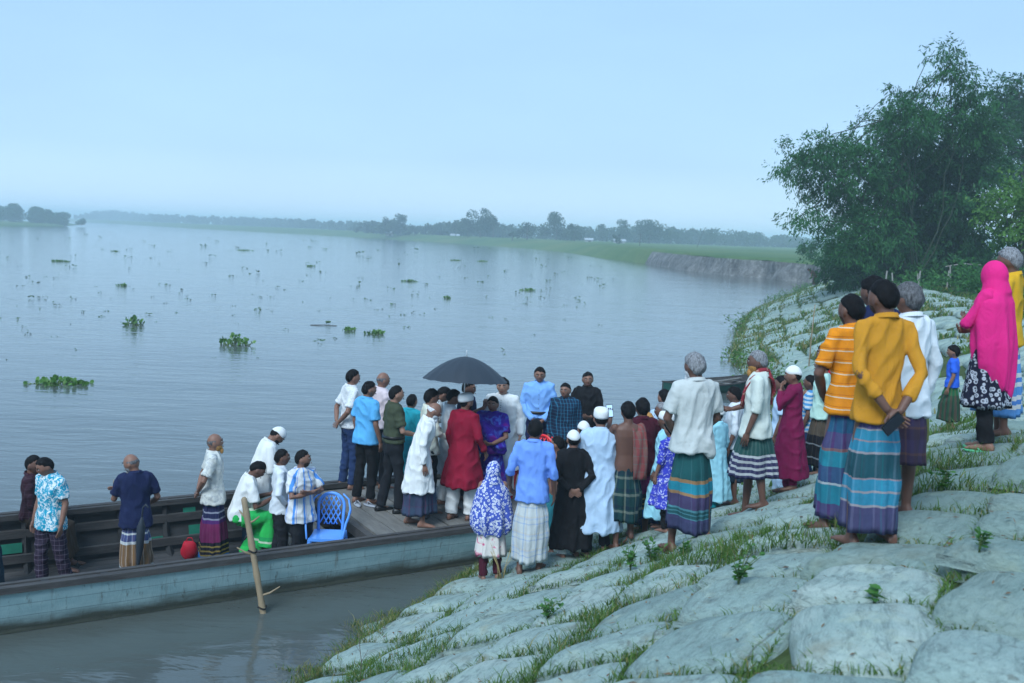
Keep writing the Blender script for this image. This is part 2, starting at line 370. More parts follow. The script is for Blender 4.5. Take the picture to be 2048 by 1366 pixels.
def bag_mesh(seed, res=13, flap=False, low=False):
    """pillow one unit long (x, along the shore), one unit wide (y, up the slope), one unit thick"""
    gr = np.random.default_rng(seed); t = np.sin(np.linspace(-1, 1, res)*math.pi/2*.93)/math.sin(math.pi/2*.93); P, Q = np.meshgrid(t, t, indexing='ij')
    ph = gr.uniform(0, 6.3, 8); sk = gr.uniform(-.05, .05, 4)
    x = .5*P*(1-.07*Q**2+sk[0]*Q)+.02*np.sin(3*Q+ph[0]); y = .5*Q*(1-.06*P**2+sk[1]*P)+.02*np.sin(3*P+ph[1])
    prof = (1-np.abs(P)**4.5)**.5*(1-np.abs(Q)**4.5)**.5
    lump = 1+.10*np.sin(3.1*P+ph[2])*np.sin(2.6*Q+ph[3])+.07*np.sin(5.3*P+2*Q+ph[4])+.10*sk[2]*20*P*.5+.08*np.sin(2*Q+ph[5])
    z = prof*lump*.8-.12
    crease = .045*np.exp(-((P*math.cos(ph[6])+Q*math.sin(ph[6])-.2)/.07)**2)*prof if not low else 0
    z = z-crease
    V = np.stack([x, y, z], -1).reshape(-1, 3); F = [(i*res+j, (i+1)*res+j, (i+1)*res+j+1, i*res+j+1) for i in range(res-1) for j in range(res-1)]
    # side wall down into the soil
    ring = [i*res for i in range(res)]+[(res-1)*res+j for j in range(1, res)]+[i*res+res-1 for i in range(res-2, -1, -1)]+[j for j in range(res-2, 0, -1)]
    b = len(V); low_v = V[ring].copy(); low_v[:, 2] = -.8; low_v[:, :2] *= .96; V = np.concatenate([V, low_v]); m = len(ring)
    F += [(ring[k], b+k, b+(k+1) % m, ring[(k+1) % m]) for k in range(m)]
    if flap:                                                   # the sewn mouth of the bag: a thin standing seam
        b = len(V); pts = []
        for k in range(res):
            yy = .5*t[k]*.94; w = .02*math.sin(5*t[k]+ph[7])
            pts += [(.46+w*.4, yy, -.35), (.505+w, yy, .02+.05*math.sin(7*t[k]+ph[0])), (.52+w, yy, -.3)]
        V = np.concatenate([V, pts]); F += [(b+3*k+c, b+3*k+3+c, b+3*k+4+c, b+3*k+1+c) for k in range(res-1) for c in (0, 1)]
    return V, F
bag_meshes = []
for k in range(10):
    V, F = bag_mesh(20+k, 13, flap=k % 3 == 0); bag_meshes.append(make_mesh('sandbag', V, F, mats=[M_BAG]))
dark_meshes = [m.copy() for m in bag_meshes]
for m in dark_meshes: m.materials[0] = M_BAG2
mid = bank_xy(np.arange(NU-1, dtype=float), np.full(NU-1, .7)); arc = np.concatenate([[0], np.cumsum(np.linalg.norm(np.diff(mid, axis=0), axis=1))])
def u_of(s): return np.interp(s, arc, np.arange(len(arc)))
def bank_pt(u, v):
    p = bank_xy(np.array([float(u)]), np.array([float(v)]))[0]
    return np.array([p[0], p[1], bank_z(np.array(float(u)), np.array(float(v)))+float(corr(p[0], p[1]))])
S0 = float(np.interp(14, np.arange(len(arc)), arc)); S1 = float(np.interp(12.2*SUB, np.arange(len(arc)), arc))
DV = .148; rows = []; bags = []
def in_scar(p, v): return abs(p[1]-24.5) < 4.5 and .42 < v < .86
br = random.Random(5)
for j in range(-1, 16):
    v = .06+DV*j; s = S0+br.uniform(0, .8); row = []
    while s < S1:
        L = br.uniform(.62, .88)
        u = float(u_of(s+L/2)); vv = v+DV*.5+br.uniform(-.018, .018)
        c = bank_pt(u, vv)
        far = c[1] > 22
        if not in_scar(c, vv) and not (v > 1.9 and c[1] > 14) and not (v > 1.35 and c[1] > 30) and not (far and br.random() < .18) and not (v < .0 and br.random() < .5):
            ta = bank_pt(u-.4, vv)-bank_pt(u+.4, vv); ta /= np.linalg.norm(ta)
            tb = bank_pt(u, vv+.09)-bank_pt(u, vv-.09); wv = np.linalg.norm(tb)/.18*DV; tb /= np.linalg.norm(tb)
            n = np.cross(ta, tb); n /= np.linalg.norm(n); tb = np.cross(n, ta)
            M = np.stack([ta, tb, n], 1) @ rotz(R(br.gauss(0, 4.5))) @ rotx(R(br.gauss(-5, 3))) @ roty(R(br.gauss(-5, 3)))
            T = br.uniform(.115, .175)
            dim = (L*br.uniform(1.0, 1.10), wv*br.uniform(.99, 1.10), T)
            bags.append(dict(c=c-n*.115, M=M, d=dim, dist=np.linalg.norm(c[:2])*(1 if c[1] > 2.5 else 9), s=s, L=L, v=v))
            row.append((s, s+L, len(bags)-1))
        s += L*br.uniform(.97, 1.05)
    rows.append((v, row))
order = sorted(range(len(bags)), key=lambda i: bags[i]['dist'])
vis = [i for i in order if bags[i]['c'][1] > 2.6]
near_set = set(vis[:300])
rest_V, rest_F, rn = [], [], 0; low_bags = [bag_mesh(60+k, 7, low=True) for k in range(6)]
for i in order:
    b = bags[i]
    if i in near_set:
        dark = b['v'] > .9 and br.random() < (.75 if b['c'][0] > 2.5 else .25)
        o = link('sandbag', (dark_meshes if dark else bag_meshes)[i % len(bag_meshes)], bank_o)
        Mx = np.eye(4); Mx[:3, :3] = b['M'] @ np.diag(b['d']); Mx[:3, 3] = b['c']; o.matrix_local = Matrix(Mx.tolist())
    else:
        V, F = low_bags[i % 6]; V = (V*np.array(b['d'])) @ b['M'].T+b['c']
        rest_V.append(V); rest_F += [tuple(x+rn for x in f) for f in F]; rn += len(V)
tag(link('sandbags', make_mesh('sandbags', np.concatenate(rest_V), rest_F, mats=[M_BAG]), bank_o), kind='stuff')

def bag_cover(s, v):
    """0 in a gap between bags .. 1 in the middle of a bag"""
    j = int((v-.06)/DV+1.0) if v > .06-DV else -1
    if j < 0 or j >= len(rows): return 0
    vr, row = rows[j]
    q = abs((v-vr)/DV*2-1)
    lo, hi = 0, len(row)
    while lo < hi:
        m = (lo+hi)//2
        if row[m][1] < s: lo = m+1
        else: hi = m
    if lo >= len(row) or row[lo][0] > s: return 0
    p = abs((s-row[lo][0])/(row[lo][1]-row[lo][0])*2-1)
    return 1-max(p, q)

def blades(name, pts, hts, mat, width, parent=None, lean=.5, seed=1, kind='stuff'):
    gr = np.random.default_rng(seed); n = len(pts); pts = np.asarray(pts); hts = np.asarray(hts)
    a = gr.uniform(0, 2*math.pi, n); la = gr.uniform(0, 2*math.pi, n); lm = gr.uniform(.1, lean*2, n)
    side = np.stack([np.cos(a), np.sin(a), np.zeros(n)], 1)*(np.asarray(width)*gr.uniform(.6, 1.2, n)/2)[:, None]
    ld = np.stack([np.cos(la), np.sin(la), np.zeros(n)], 1)*(lm*hts)[:, None]
    up = np.array([0, 0, 1.])*hts[:, None]
    m1 = pts+up*.55+ld*.3; tip = pts+up*gr.uniform(.75, 1, n)[:, None]+ld
    V = np.stack([pts-side, pts+side, m1+side*.75, m1-side*.75, tip], 1).reshape(-1, 3)
    k = np.arange(n)[:, None]*5
    F = np.concatenate([k+np.array([0, 1, 2]), k+np.array([0, 2, 3]), k+np.array([3, 2, 4])]).astype(np.int32)
    o = link(name, make_mesh(name, V, F, mats=[mat], smooth=False), parent); return tag(o, kind=kind)
M_GRASS = two_sided_leaf('grass', (.03, .09, .012), (.12, .22, .045), 2.2, .6, .3)
M_STRAW = two_sided_leaf('dry grass', (.13, .15, .04), (.30, .27, .11), 1.5, .7, .3)
gp, gh, sp_, sh_ = [], [], [], []
gr = np.random.default_rng(11)
sN = float(np.interp(60, np.arange(len(arc)), arc))
N = 560000
ss = gr.uniform(S0, sN+3, N); vv = gr.uniform(-.06, 2.25, N)
uu = u_of(ss); pxy = bank_xy(uu, vv); pz = bank_z(uu, vv)+corr(pxy[:, 0], pxy[:, 1])
pat = waves(np.concatenate([pxy, np.zeros((N, 1))], 1), 21, 6, 1.2, 4.0)
keep_d = np.hypot(pxy[:, 0], pxy[:, 1])
rr = gr.random(N)
for i in range(N):
    if pxy[i, 1] < 2.4 or abs(pxy[i, 0]) > pxy[i, 1]*.62+1: continue
    if rr[i] > min(1, 11/keep_d[i]): continue
    cv = bag_cover(ss[i], vv[i]); lim = max(.07, .13+.10*pat[i])+(.12 if pat[i] > .75 else 0)
    edge = vv[i] < .12
    if edge: lim += .22
    if cv > lim: continue
    h = gr.uniform(.025, .08)*(1+.7*max(pat[i], 0))*(1.25 if edge else 1)
    p = (pxy[i, 0], pxy[i, 1], pz[i]-.10+cv*.35)
    (sp_ if gr.random() < (.55 if edge else .16) else gp).append(p); (sh_ if len(sp_) > len(sh_) else gh).append(h)
blades('grass', gp, gh, M_GRASS, .0085, seed=2, lean=.8)
blades('dry_grass', sp_, sh_, M_STRAW, .008, seed=3, lean=.7)
# farther along the slope the grass wins over the bags
gp, gh, sp_, sh_ = [], [], [], []
N = 100000
ss = gr.uniform(sN, S1, N); vv = gr.uniform(-.08, 1.5, N); uu = u_of(ss); pxy = bank_xy(uu, vv); pz = bank_z(uu, vv)+corr(pxy[:, 0], pxy[:, 1])
pat = waves(np.concatenate([pxy, np.zeros((N, 1))], 1), 22, 6, .35, 1.6)
rr = gr.random(N)
for i in range(N):
    if in_scar(pxy[i], vv[i]): continue
    if rr[i] > min(1, 26/pxy[i, 1]): continue
    cv = bag_cover(ss[i], vv[i]); lim = .10+.12*pat[i]+(.3 if vv[i] < .25+.12*pat[i] else 0)
    if cv > lim: continue
    k = pxy[i, 1]/30
    tall = gr.uniform(.07, .15)*(1+.3*k)*(1.2 if vv[i] < .2 else 1)
    p = (pxy[i, 0], pxy[i, 1], pz[i]-.08)
    (sp_ if gr.random() < (.45 if vv[i] < .4 else .3) else gp).append(p); (sh_ if len(sp_) > len(sh_) else gh).append(tall)
blades('grass', gp, gh, M_GRASS, .045, seed=4, lean=.5)
blades('dry_grass', sp_, sh_, M_STRAW, .04, seed=5, lean=.6)
# ------------------------------------------------------------------ vegetation, far shore
BAMBOO_A = [(12.46, 46.05, 8.22, 0.79, 0.7), (13.6, 47.98, 7.94, 1.2, 0.9), (13.42, 44.43, 8.45, 1.0, 0.9), (15.43, 47.97, 8.94, 0.96, 0.8), (14.82, 45.17, 7.69, 1.36, 1), (12.18, 45.66, 7.4, 0.6, 0.6), (14.22, 47.44, 7.0, 1.07, 0.7), (12.84, 45.6, 5.74, 0.73, 0.45), (12.83, 46.22, 5.06, 0.51, 0.35), (12.94, 43.92, 5.27, 0.79, 0.5), (15.35, 47.12, 6.1, 1.3, 0.8), (16.12, 46.17, 7.01, 1.62, 1), (15.68, 45.25, 8.5, 1.09, 0.9), (16.86, 47.27, 10.08, 0.81, 0.8), (16.61, 45.13, 10.38, 0.82, 0.8), (17.16, 45.8, 9.48, 1.15, 0.8), (13.9, 44.39, 4.65, 0.78, 0.5), (15.61, 45.57, 4.94, 1.14, 0.9), (14.93, 44.7, 4.02, 0.81, 0.8), (16.31, 44.95, 4.74, 1.35, 1)]
BAMBOO_B = [(16.66, 45.43, 11.18, 0.41, 0.35), (17.89, 45.52, 11.57, 0.27, 0.25), (18.58, 46.75, 10.65, 1.06, 0.8), (17.51, 45.02, 9.64, 1.24, 0.9), (18.62, 46.24, 13.14, 0.46, 0.5), (19.42, 46.55, 13.34, 0.56, 0.55), (19.04, 45.25, 12.44, 0.64, 0.8), (19.39, 44.93, 11.86, 0.68, 0.8), (18.82, 45.46, 12.14, 0.59, 0.7), (20.21, 46.38, 11.22, 0.79, 0.9), (20.49, 46.15, 10.65, 0.93, 0.9), (18.72, 45.16, 10.57, 0.5, 0.35), (20.09, 45.84, 9.82, 1.27, 1)]
TREE_C = [(19.23, 47.93, 8.61, 1.81, 1), (20.95, 48.68, 8.97, 2.08, 1), (19.2, 51.51, 8.13, 1.68, 1), (20.39, 50.41, 6.87, 2.28, 1.1), (21.06, 47.97, 6.8, 2.05, 1.1), (18.69, 49.67, 5.8, 2.0, 1.1), (20.84, 49.9, 4.9, 2.13, 1.1), (21.85, 48.3, 4.94, 1.46, 1), (23.33, 51.17, 8.76, 1.54, 1), (22.03, 48.07, 9.89, 1.09, 0.8), (19.5, 49.46, 3.86, 1.49, 1), (18.01, 50.08, 3.67, 1.01, 0.9)]
TREE_D = [(29.97, 63.77, 13.94, 1.28, 0.8), (30.36, 62.05, 13.87, 1.4, 0.9), (30.77, 63.9, 12.75, 1.44, 0.7), (29.99, 60.32, 11.72, 1.51, 0.7), (29.02, 62.43, 12.21, 1.1, 0.7), (29.48, 61.51, 10.64, 1.39, 0.6), (31.59, 63.21, 10.25, 1.43, 0.7), (28.92, 60.7, 9.06, 1.22, 0.8), (32.41, 63.49, 13.07, 1.91, 0.9), (32.27, 62.18, 10.49, 1.87, 0.9), (31.62, 63.61, 8.72, 1.28, 0.7)]
TREE_E = [(17.59, 36.73, 6.16, 0.52, 1), (18.12, 36.74, 6.36, 0.59, 1), (18.19, 36.04, 5.71, 0.72, 1), (16.87, 35.49, 5.56, 0.46, 1), (17.07, 34.93, 5.21, 0.6, 1), (18.02, 35.72, 4.81, 0.65, 1), (17.25, 35.78, 4.78, 0.43, 0.8), (18.11, 34.91, 6.02, 0.79, 1), (18.38, 34.92, 5.0, 0.79, 1)]
FAR_TREES = [(-55.9, 430, 5.7), (-48.9, 425, 6.3), (-42.4, 420, 3.8), (-24.1, 400, 5.5), (-18.2, 380, 7.2), (-13.2, 370, 8.9), (-8.7, 380, 5.7), (3.7, 330, 4.8), (14.7, 360, 7.6), (19.9, 340, 4.8), (35.1, 420, 5.8), (42.5, 400, 7.2), (50.8, 380, 8.1), (61.4, 400, 5.5), (81.2, 420, 5.6), (-1.1, 330, 1.7), (30.4, 300, 2.1)]
HYACINTHS = [(-11.37, 24.85, 1.5), (-9.6, 34.29, 1.0), (-15.15, 39.65, 0.72), (-24.69, 62.74, 0.63), (-42.9, 94.04, 1.61), (-51.59, 128.82, 0.84), (-42.38, 156.6, 2.67), (-4.7, 144.69, 1.6), (-21.25, 104.04, 0.78), (-6.66, 40.62, 0.61), (-5.49, 39.62, 0.68), (-8.69, 144.6, 1.74), (1.09, 74.52, 0.97), (-4.14, 62.3, 0.56), (-8.49, 81.19, 1.06), (-24.49, 51.09, 0.31), (-24.64, 50.6, 0.41), (-9.12, 39.89, 0.22), (-8.03, 43.01, 0.43), (-22.17, 85.95, 0.6), (-8.71, 69.99, 0.42), (-24.56, 158.1, 1.11), (-7.04, 36.3, 0.33), (-13.9, 31.43, 0.13), (-17.28, 35.27, 0.18), (-17.53, 53.42, 0.27), (-17.39, 57.41, 0.35), (-16.18, 75.25, 0.38), (-19.15, 44.12, 0.18), (5.67, 112.09, 0.56), (7.67, 101.09, 0.41), (-4.5, 90.95, 0.41), (-37.29, 158.34, 0.64), (-77.14, 252.3, 0.89), (-40.52, 502.13, 1.77), (-9.51, 250.77, 1.51), (18.33, 155.66, 0.47)]
SMALL = [(-22.5, 48.5, 0.2), (-32.9, 71.9, 0.18), (-6.5, 116.6, 0.45), (-14.1, 57.5, 0.31), (-19.5, 57.7, 0.18), (-20.9, 40.5, 0.13), (4.6, 106.9, 0.51), (-41.1, 82.5, 0.19), (-5.1, 50.7, 0.21), (-18.5, 56.2, 0.16), (0.3, 71.2, 0.35), (-12.2, 49.3, 0.12), (1.7, 102.5, 0.26), (-4.1, 53.6, 0.16), (-11.6, 71.0, 0.19), (-21.2, 52.4, 0.21), (3.7, 58.8, 0.15), (7.6, 85.2, 0.46), (-43.5, 152.8, 0.42), (3.6, 167.6, 0.63), (0.7, 38.6, 0.11), (-6.9, 77.2, 0.34), (-7.8, 81.3, 0.22), (-17.5, 85.2, 0.33), (-10.9, 59.1, 0.2), (-11.6, 41.8, 0.14), (-64.6, 216.7, 0.85), (4.2, 67.6, 0.36), (0.8, 60.0, 0.29), (-34.9, 97.7, 0.29), (-11.1, 70.7, 0.29), (-37.5, 83.2, 0.37), (-31.5, 68.3, 0.23), (-19.9, 200.2, 1.06), (-40.4, 111.1, 0.36), (-16.6, 44.2, 0.11), (-12.5, 48.8, 0.27), (-19.4, 45.6, 0.1), (-8.6, 58.4, 0.31), (-11.9, 46.5, 0.2), (-15.6, 59.4, 0.18), (-22.3, 78.7, 0.37), (-17.7, 92.1, 0.47), (-9.3, 57.9, 0.19), (-2.8, 84.2, 0.37), (3.1, 91.0, 0.36), (-6.7, 68.2, 0.28), (-6.7, 37.5, 0.16), (-15.7, 58.1, 0.13), (1.0, 33.9, 0.08), (-17.4, 39.1, 0.12), (-47.6, 171.9, 0.64), (-0.9, 110.2, 0.44), (-15.6, 45.7, 0.18), (-18.5, 45.0, 0.23), (-19.5, 45.0, 0.12), (-14.6, 57.2, 0.21), (-13.9, 120.1, 0.52), (-12.9, 83.9, 0.27), (-11.8, 48.4, 0.12), (-14.7, 28.8, 0.08), (-22.6, 64.7, 0.24), (-0.0, 55.2, 0.2), (-0.2, 34.4, 0.13), (-26.1, 193.8, 0.73), (4.2, 64.3, 0.28), (-54.9, 176.3, 0.85), (11.8, 139.2, 0.53), (-14.6, 38.0, 0.16), (-1.8, 65.0, 0.26), (-15.7, 42.0, 0.09), (-4.1, 50.3, 0.11), (-22.4, 84.2, 0.3), (4.1, 53.2, 0.12), (5.1, 69.7, 0.14), (-15.7, 66.5, 0.32), (-25.7, 61.1, 0.13), (1.4, 197.8, 0.55), (-18.0, 165.6, 0.51), (-23.1, 65.2, 0.34), (-10.4, 135.3, 0.33), (-19.9, 54.7, 0.17), (-9.3, 30.9, 0.07), (-32.8, 69.5, 0.24), (4.2, 47.5, 0.17), (-47.2, 136.7, 0.53), (3.1, 60.2, 0.16), (-21.1, 323.0, 0.75), (10.9, 143.0, 0.38), (2.1, 73.9, 0.29), (-7.4, 40.0, 0.09), (-24.4, 51.9, 0.22), (-6.2, 123.1, 0.36), (-14.3, 50.8, 0.13), (-33.2, 86.1, 0.28), (5.3, 55.2, 0.14), (-23.1, 111.1, 0.45), (-4.5, 49.7, 0.21), (-88.3, 184.1, 0.45), (-2.5, 96.1, 0.35), (-53.7, 138.9, 0.7), (-37.2, 122.5, 0.57), (-6.8, 89.9, 0.31), (-11.8, 75.2, 0.39), (11.1, 139.7, 0.3), (-10.0, 35.5, 0.14), (-16.1, 34.7, 0.11), (-5.9, 241.6, 1.16), (-33.3, 68.3, 0.31), (-21.0, 142.9, 0.64), (-17.9, 50.9, 0.2), (10.0, 186.5, 0.8), (-47.2, 107.0, 0.54), (3.5, 132.7, 0.64), (9.9, 100.3, 0.26), (-85.3, 190.3, 0.78), (-22.9, 51.4, 0.27), (-25.5, 93.9, 0.42), (-3.3, 144.4, 0.32), (-16.3, 44.3, 0.24), (-21.4, 45.1, 0.17), (-14.5, 48.9, 0.12), (-35.2, 183.1, 0.71), (-14.8, 41.2, 0.11), (-11.8, 55.0, 0.13), (-17.8, 36.2, 0.19), (0.9, 65.4, 0.25), (-1.1, 49.3, 0.18), (0.9, 41.5, 0.16), (-39.4, 159.8, 0.57), (-20.2, 182.1, 0.43), (-0.3, 35.7, 0.16), (-7.0, 51.6, 0.19), (-5.3, 62.0, 0.16), (8.3, 98.0, 0.42), (-72.7, 195.5, 0.58), (-29.2, 86.5, 0.19), (-20.1, 40.2, 0.18), (-52.2, 210.4, 0.73), (-4.5, 42.7, 0.21), (-0.3, 48.4, 0.18), (-90.3, 217.1, 0.79), (-55.7, 134.7, 0.27), (-18.8, 74.7, 0.18), (-57.6, 281.9, 0.97), (-6.3, 64.2, 0.31), (-49.1, 96.7, 0.4), (-61.2, 289.4, 0.87), (-23.4, 56.3, 0.17), (-12.8, 45.4, 0.17), (-102.2, 237.3, 1.16), (-53.3, 169.5, 0.83), (2.7, 49.7, 0.25), (-52.5, 169.5, 0.6), (-42.7, 110.3, 0.56), (-18.5, 37.5, 0.17), (-9.7, 49.6, 0.14), (-23.0, 116.4, 0.36), (-21.7, 47.2, 0.24), (-8.0, 31.1, 0.1), (-13.3, 29.9, 0.13), (8.8, 99.7, 0.23), (-14.3, 50.4, 0.13), (-29.5, 59.5, 0.23), (2.8, 78.0, 0.32), (-52.0, 261.0, 1.12), (-22.9, 59.8, 0.25), (-59.1, 162.6, 0.71), (-10.6, 161.4, 0.41), (-6.9, 52.3, 0.15), (-5.4, 49.0, 0.22), (-31.7, 101.7, 0.44), (-37.3, 84.3, 0.45), (-23.6, 50.0, 0.17), (-55.6, 245.5, 0.77), (5.4, 163.1, 0.71), (-17.6, 42.5, 0.2), (-6.7, 55.5, 0.29), (2.4, 69.6, 0.14), (1.8, 66.5, 0.32), (-23.0, 46.0, 0.12), (-14.9, 65.0, 0.17), (-5.9, 47.7, 0.16), (-20.5, 61.0, 0.32), (-19.9, 133.6, 0.61), (-16.1, 138.3, 0.36), (-40.0, 194.4, 0.75), (-5.6, 55.2, 0.13), (-30.3, 63.1, 0.29), (4.4, 61.6, 0.26)]
def leaf_mesh_arrays(C0, D, N, L, W):
    """diamond leaves: centre, direction, normal, length, width -> arrays"""
    S = np.cross(D, N); S /= np.linalg.norm(S, axis=1)[:, None]+1e-9
    a = C0-D*(L*.5)[:, None]; b = C0+D*(L*.5)[:, None]-np.array([0, 0, 1])*(L*.12)[:, None]; m = C0-D*(L*.05)[:, None]
    V = np.stack([a, m+S*(W*.5)[:, None], b, m-S*(W*.5)[:, None]], 1).reshape(-1, 3)
    return V, (np.arange(len(C0))[:, None]*4+np.arange(4)).astype(np.int32)
def crown(blobs, per_m2, L, W, seed, droop=.5, ragged=.35):
    gr = np.random.default_rng(seed); cs, ds = [], []
    for (x, y, z, r, dens) in blobs:
        n_c = max(6, int(r*r*54*dens))                          # sprays inside one blob
        for _ in range(n_c):
            d = gr.normal(size=3); d /= np.linalg.norm(d); rad = r*gr.random()**.42*(1+ragged*gr.normal()*.5)
            c = np.array([x, y, z])+d*rad*np.array([1, 1, .82]); ax = d*.7+gr.normal(size=3)*.5; ax[2] -= droop; ax /= np.linalg.norm(ax)
            k = max(4, int(per_m2*gr.uniform(.5, 1.4))); sl = gr.uniform(.35, .8)
            t = gr.random(k)[:, None]; p = c+ax*t*sl+gr.normal(size=(k, 3))*np.array([.13, .13, .10])
            dd = ax+gr.normal(size=(k, 3))*.6; dd[:, 2] -= droop*.7; dd /= np.linalg.norm(dd, axis=1)[:, None]
            cs.append(p); ds.append(dd)
    C0 = np.concatenate(cs); D = np.concatenate(ds); n = len(C0); N = gr.normal(size=(n, 3)); N[:, 2] += 1.1
    return leaf_mesh_arrays(C0, D, N, gr.uniform(.7, 1.3, n)*L, gr.uniform(.7, 1.3, n)*W)
M_BARK = plain('bark', (.10, .095, .085), .9, .35, 6, .6)
M_CULM = plain('bamboo culm', (.025, .04, .022), .6, .3, 5, .2)
def limb(g, a, b, r0, r1, bend=.15, seg=7, sides=7, seed=0):
    gr = np.random.default_rng(seed); a = np.array(a, float); b = np.array(b, float); t = np.linspace(0, 1, seg)[:, None]
    off = gr.normal(size=3)*bend*np.linalg.norm(b-a); off[2] = abs(off[2])
    p = a+(b-a)*t+off*np.sin(t*math.pi)*.6+gr.normal(size=(seg, 3))*.015*np.linalg.norm(b-a)*np.sin(t*math.pi)
    g.tube(p, np.linspace(r0, r1, seg), sides)
def tree(name, label, base, blobs, forks, leafmat, per, L, W, seed, group=None, barkmat=None, trunk_r=.2, droop=.5, culms=None):
    root = link(name, None, loc=base); tag(root, label, 'tree', group); bz = np.array(base)
    g = Geo()
    if culms:
        for k, (a, b) in enumerate(culms): limb(g, np.array(a)-bz, np.array(b)-bz, .045, .012, .10, 10, 6, seed+k)
    else:
        top = np.array(forks[0])-bz
        limb(g, (0, 0, -.3), top, trunk_r, trunk_r*.6, .04, 8, 9, seed)
        for k, f in enumerate(forks[1:]): limb(g, top*(.75+.06*(k % 4)), np.array(f)-bz, trunk_r*.5, .03, .12, 7, 6, seed+5+k)
    for k, bl in enumerate(blobs):                             # boughs into the crown
        c = np.array(bl[:3])-bz
        src = (np.array(forks[min(1+k % max(1, len(forks)-1), len(forks)-1)])-bz) if not culms else np.array(culms[k % len(culms)][1])-bz
        limb(g, src, c, .03, .01, .15, 5, 5, seed+50+k)
    g.build('trunk', barkmat or M_BARK, root)
    V, F = crown(blobs, per, L, W, seed, droop)
    link('crown', make_mesh('crown', V-bz, F, mats=[leafmat], smooth=False), root)
    return root
M_BAMBOO = two_sided_leaf('bamboo leaves', (.008, .055, .016), (.045, .18, .045), .5, .6, .3)
M_LEAF_D = two_sided_leaf('dark leaves', (.006, .045, .014), (.034, .14, .035), .45, .6, .28)
M_LEAF_E = two_sided_leaf('fresh leaves', (.04, .12, .02), (.10, .22, .04), .8, .55, .3)
bb = (18.6, 46, 2.3)
tree('bamboo_clump', 'tall feathery bamboo clump leaning out over the river', bb, BAMBOO_A+BAMBOO_B, [], M_BAMBOO, 24, .22, .06, 31, culms=[((18.6+.25*math.cos(k*1.3), 46+.25*math.sin(k*1.3), 2.1), t) for k, t in enumerate(
    [(14, 46, 7.6), (15.2, 46.5, 8.6), (15.5, 45.3, 6.2), (16.6, 45.8, 9.8), (17.4, 45.6, 9.2), (18.4, 46.2, 10.2), (19.2, 46, 12.4), (20.1, 46, 10.4), (13.4, 45.4, 5.9), (16, 45, 5)])], barkmat=M_CULM)
tree('shade_tree', 'big dark shade tree with a pale bare trunk behind the bamboo', (21.5, 50, 2.2), TREE_C, [(21.7, 50, 6.2), (21.8, 50, 8.2), (20, 50, 7), (19.3, 49.5, 5.5), (22.6, 49.5, 8)], M_LEAF_D, 24, .21, .085, 32, trunk_r=.17)
tree('shade_tree', 'farther loose-crowned tree rising behind at the right edge', (31, 62, 2.2), TREE_D, [(31, 62, 8), (30, 62, 11), (31.5, 62.5, 11), (32, 62, 9)], M_LEAF_D, 18, .25, .09, 33, trunk_r=.18)
tree('leafy_tree', 'small bright green leafy tree at the right edge above the bushes', (18.3, 35.6, 2.3), TREE_E, [(18, 35.6, 4.3), (17.4, 35.6, 5.2), (18.3, 35.8, 5.6)], M_LEAF_E, 26, .17, .09, 34, trunk_r=.09, droop=.2)
# undergrowth behind the crest of the bank
gr = np.random.default_rng(41); bl = []
for k in range(150):
    s = gr.uniform(0, 1); Y = 17+s*60; cx = np.interp(Y, [15, 25, 35, 58, 80], [10.2, 12.6, 14.4, 20.5, 29])
    off = gr.uniform(.6, 7) if Y < 45 else gr.uniform(-.8, 6)
    bl.append((cx+off, Y-off*.25, 2.35+gr.uniform(.0, .45)+.07*off, gr.uniform(.4, .85), 1.0))
V, F = crown(bl, 20, .17, .10, 42, .1)
tag(link('undergrowth', make_mesh('undergrowth', V, F, mats=[two_sided_leaf('bush leaves', (.016, .085, .018), (.06, .19, .04), .9, .6, .25)], smooth=False)), kind='stuff')
bl = [(gr.uniform(15.6, 22.5), gr.uniform(47, 53), gr.uniform(2.4, 3.9), gr.uniform(.6, 1.1), .5) for k in range(50)]+[(gr.uniform(22, 33), gr.uniform(60, 82), gr.uniform(2.6, 4.2), gr.uniform(.8, 1.5), .35) for k in range(40)]
V, F = crown(bl, 20, .24, .10, 43, .4)
tag(link('thicket', make_mesh('thicket', V, F, mats=[M_LEAF_D], smooth=False)), kind='stuff')
# weeds along the far water's edge
bl = []
for k in range(34):
    u_ = gr.uniform(96, 146); v_ = gr.uniform(-.02, .16); q = bank_pt(u_, v_); bl.append((q[0], q[1], q[2]+.06, gr.uniform(.14, .3), 1.0))
V, F = crown(bl, 14, .16, .07, 44, 0)
tag(link('bank_weeds', make_mesh('bank_weeds', V, F, mats=[M_LEAF_E], smooth=False)), kind='stuff')

# far trees on the other side of the bend, and the long wood behind them
M_FAR = two_sided_leaf('far foliage', (.02, .045, .022), (.05, .085, .035), .15, .8, .1)
def far_blobs(gr, x, y, h, w=1.0):
    out = []
    for k in range(int(5+h*.7)):
        t = gr.random(); rr_ = h*(.34-.16*t)*w
        out.append((x+gr.normal()*h*.22*w*(1-.6*t), y+gr.normal()*h*.22, 2+h*(.28+.60*t), rr_*gr.uniform(.6, 1), 1))
    return out
def big_crown(bl, n_per, size, seed):
    gr = np.random.default_rng(seed); cs = []
    for (x, y, z, r, d) in bl:
        n = int(n_per*r*r)+6; q = gr.normal(size=(n, 3)); q /= np.linalg.norm(q, axis=1)[:, None]
        cs.append(np.array([x, y, z])+q*(r*gr.random(n)**.3)[:, None]*np.array([1, 1, .85]))
    C0 = np.concatenate(cs); n = len(C0); D = gr.normal(size=(n, 3)); D /= np.linalg.norm(D, axis=1)[:, None]; N = gr.normal(size=(n, 3))
    return leaf_mesh_arrays(C0, D, N, gr.uniform(.7, 1.4, n)*size, gr.uniform(.7, 1.4, n)*size*.75)
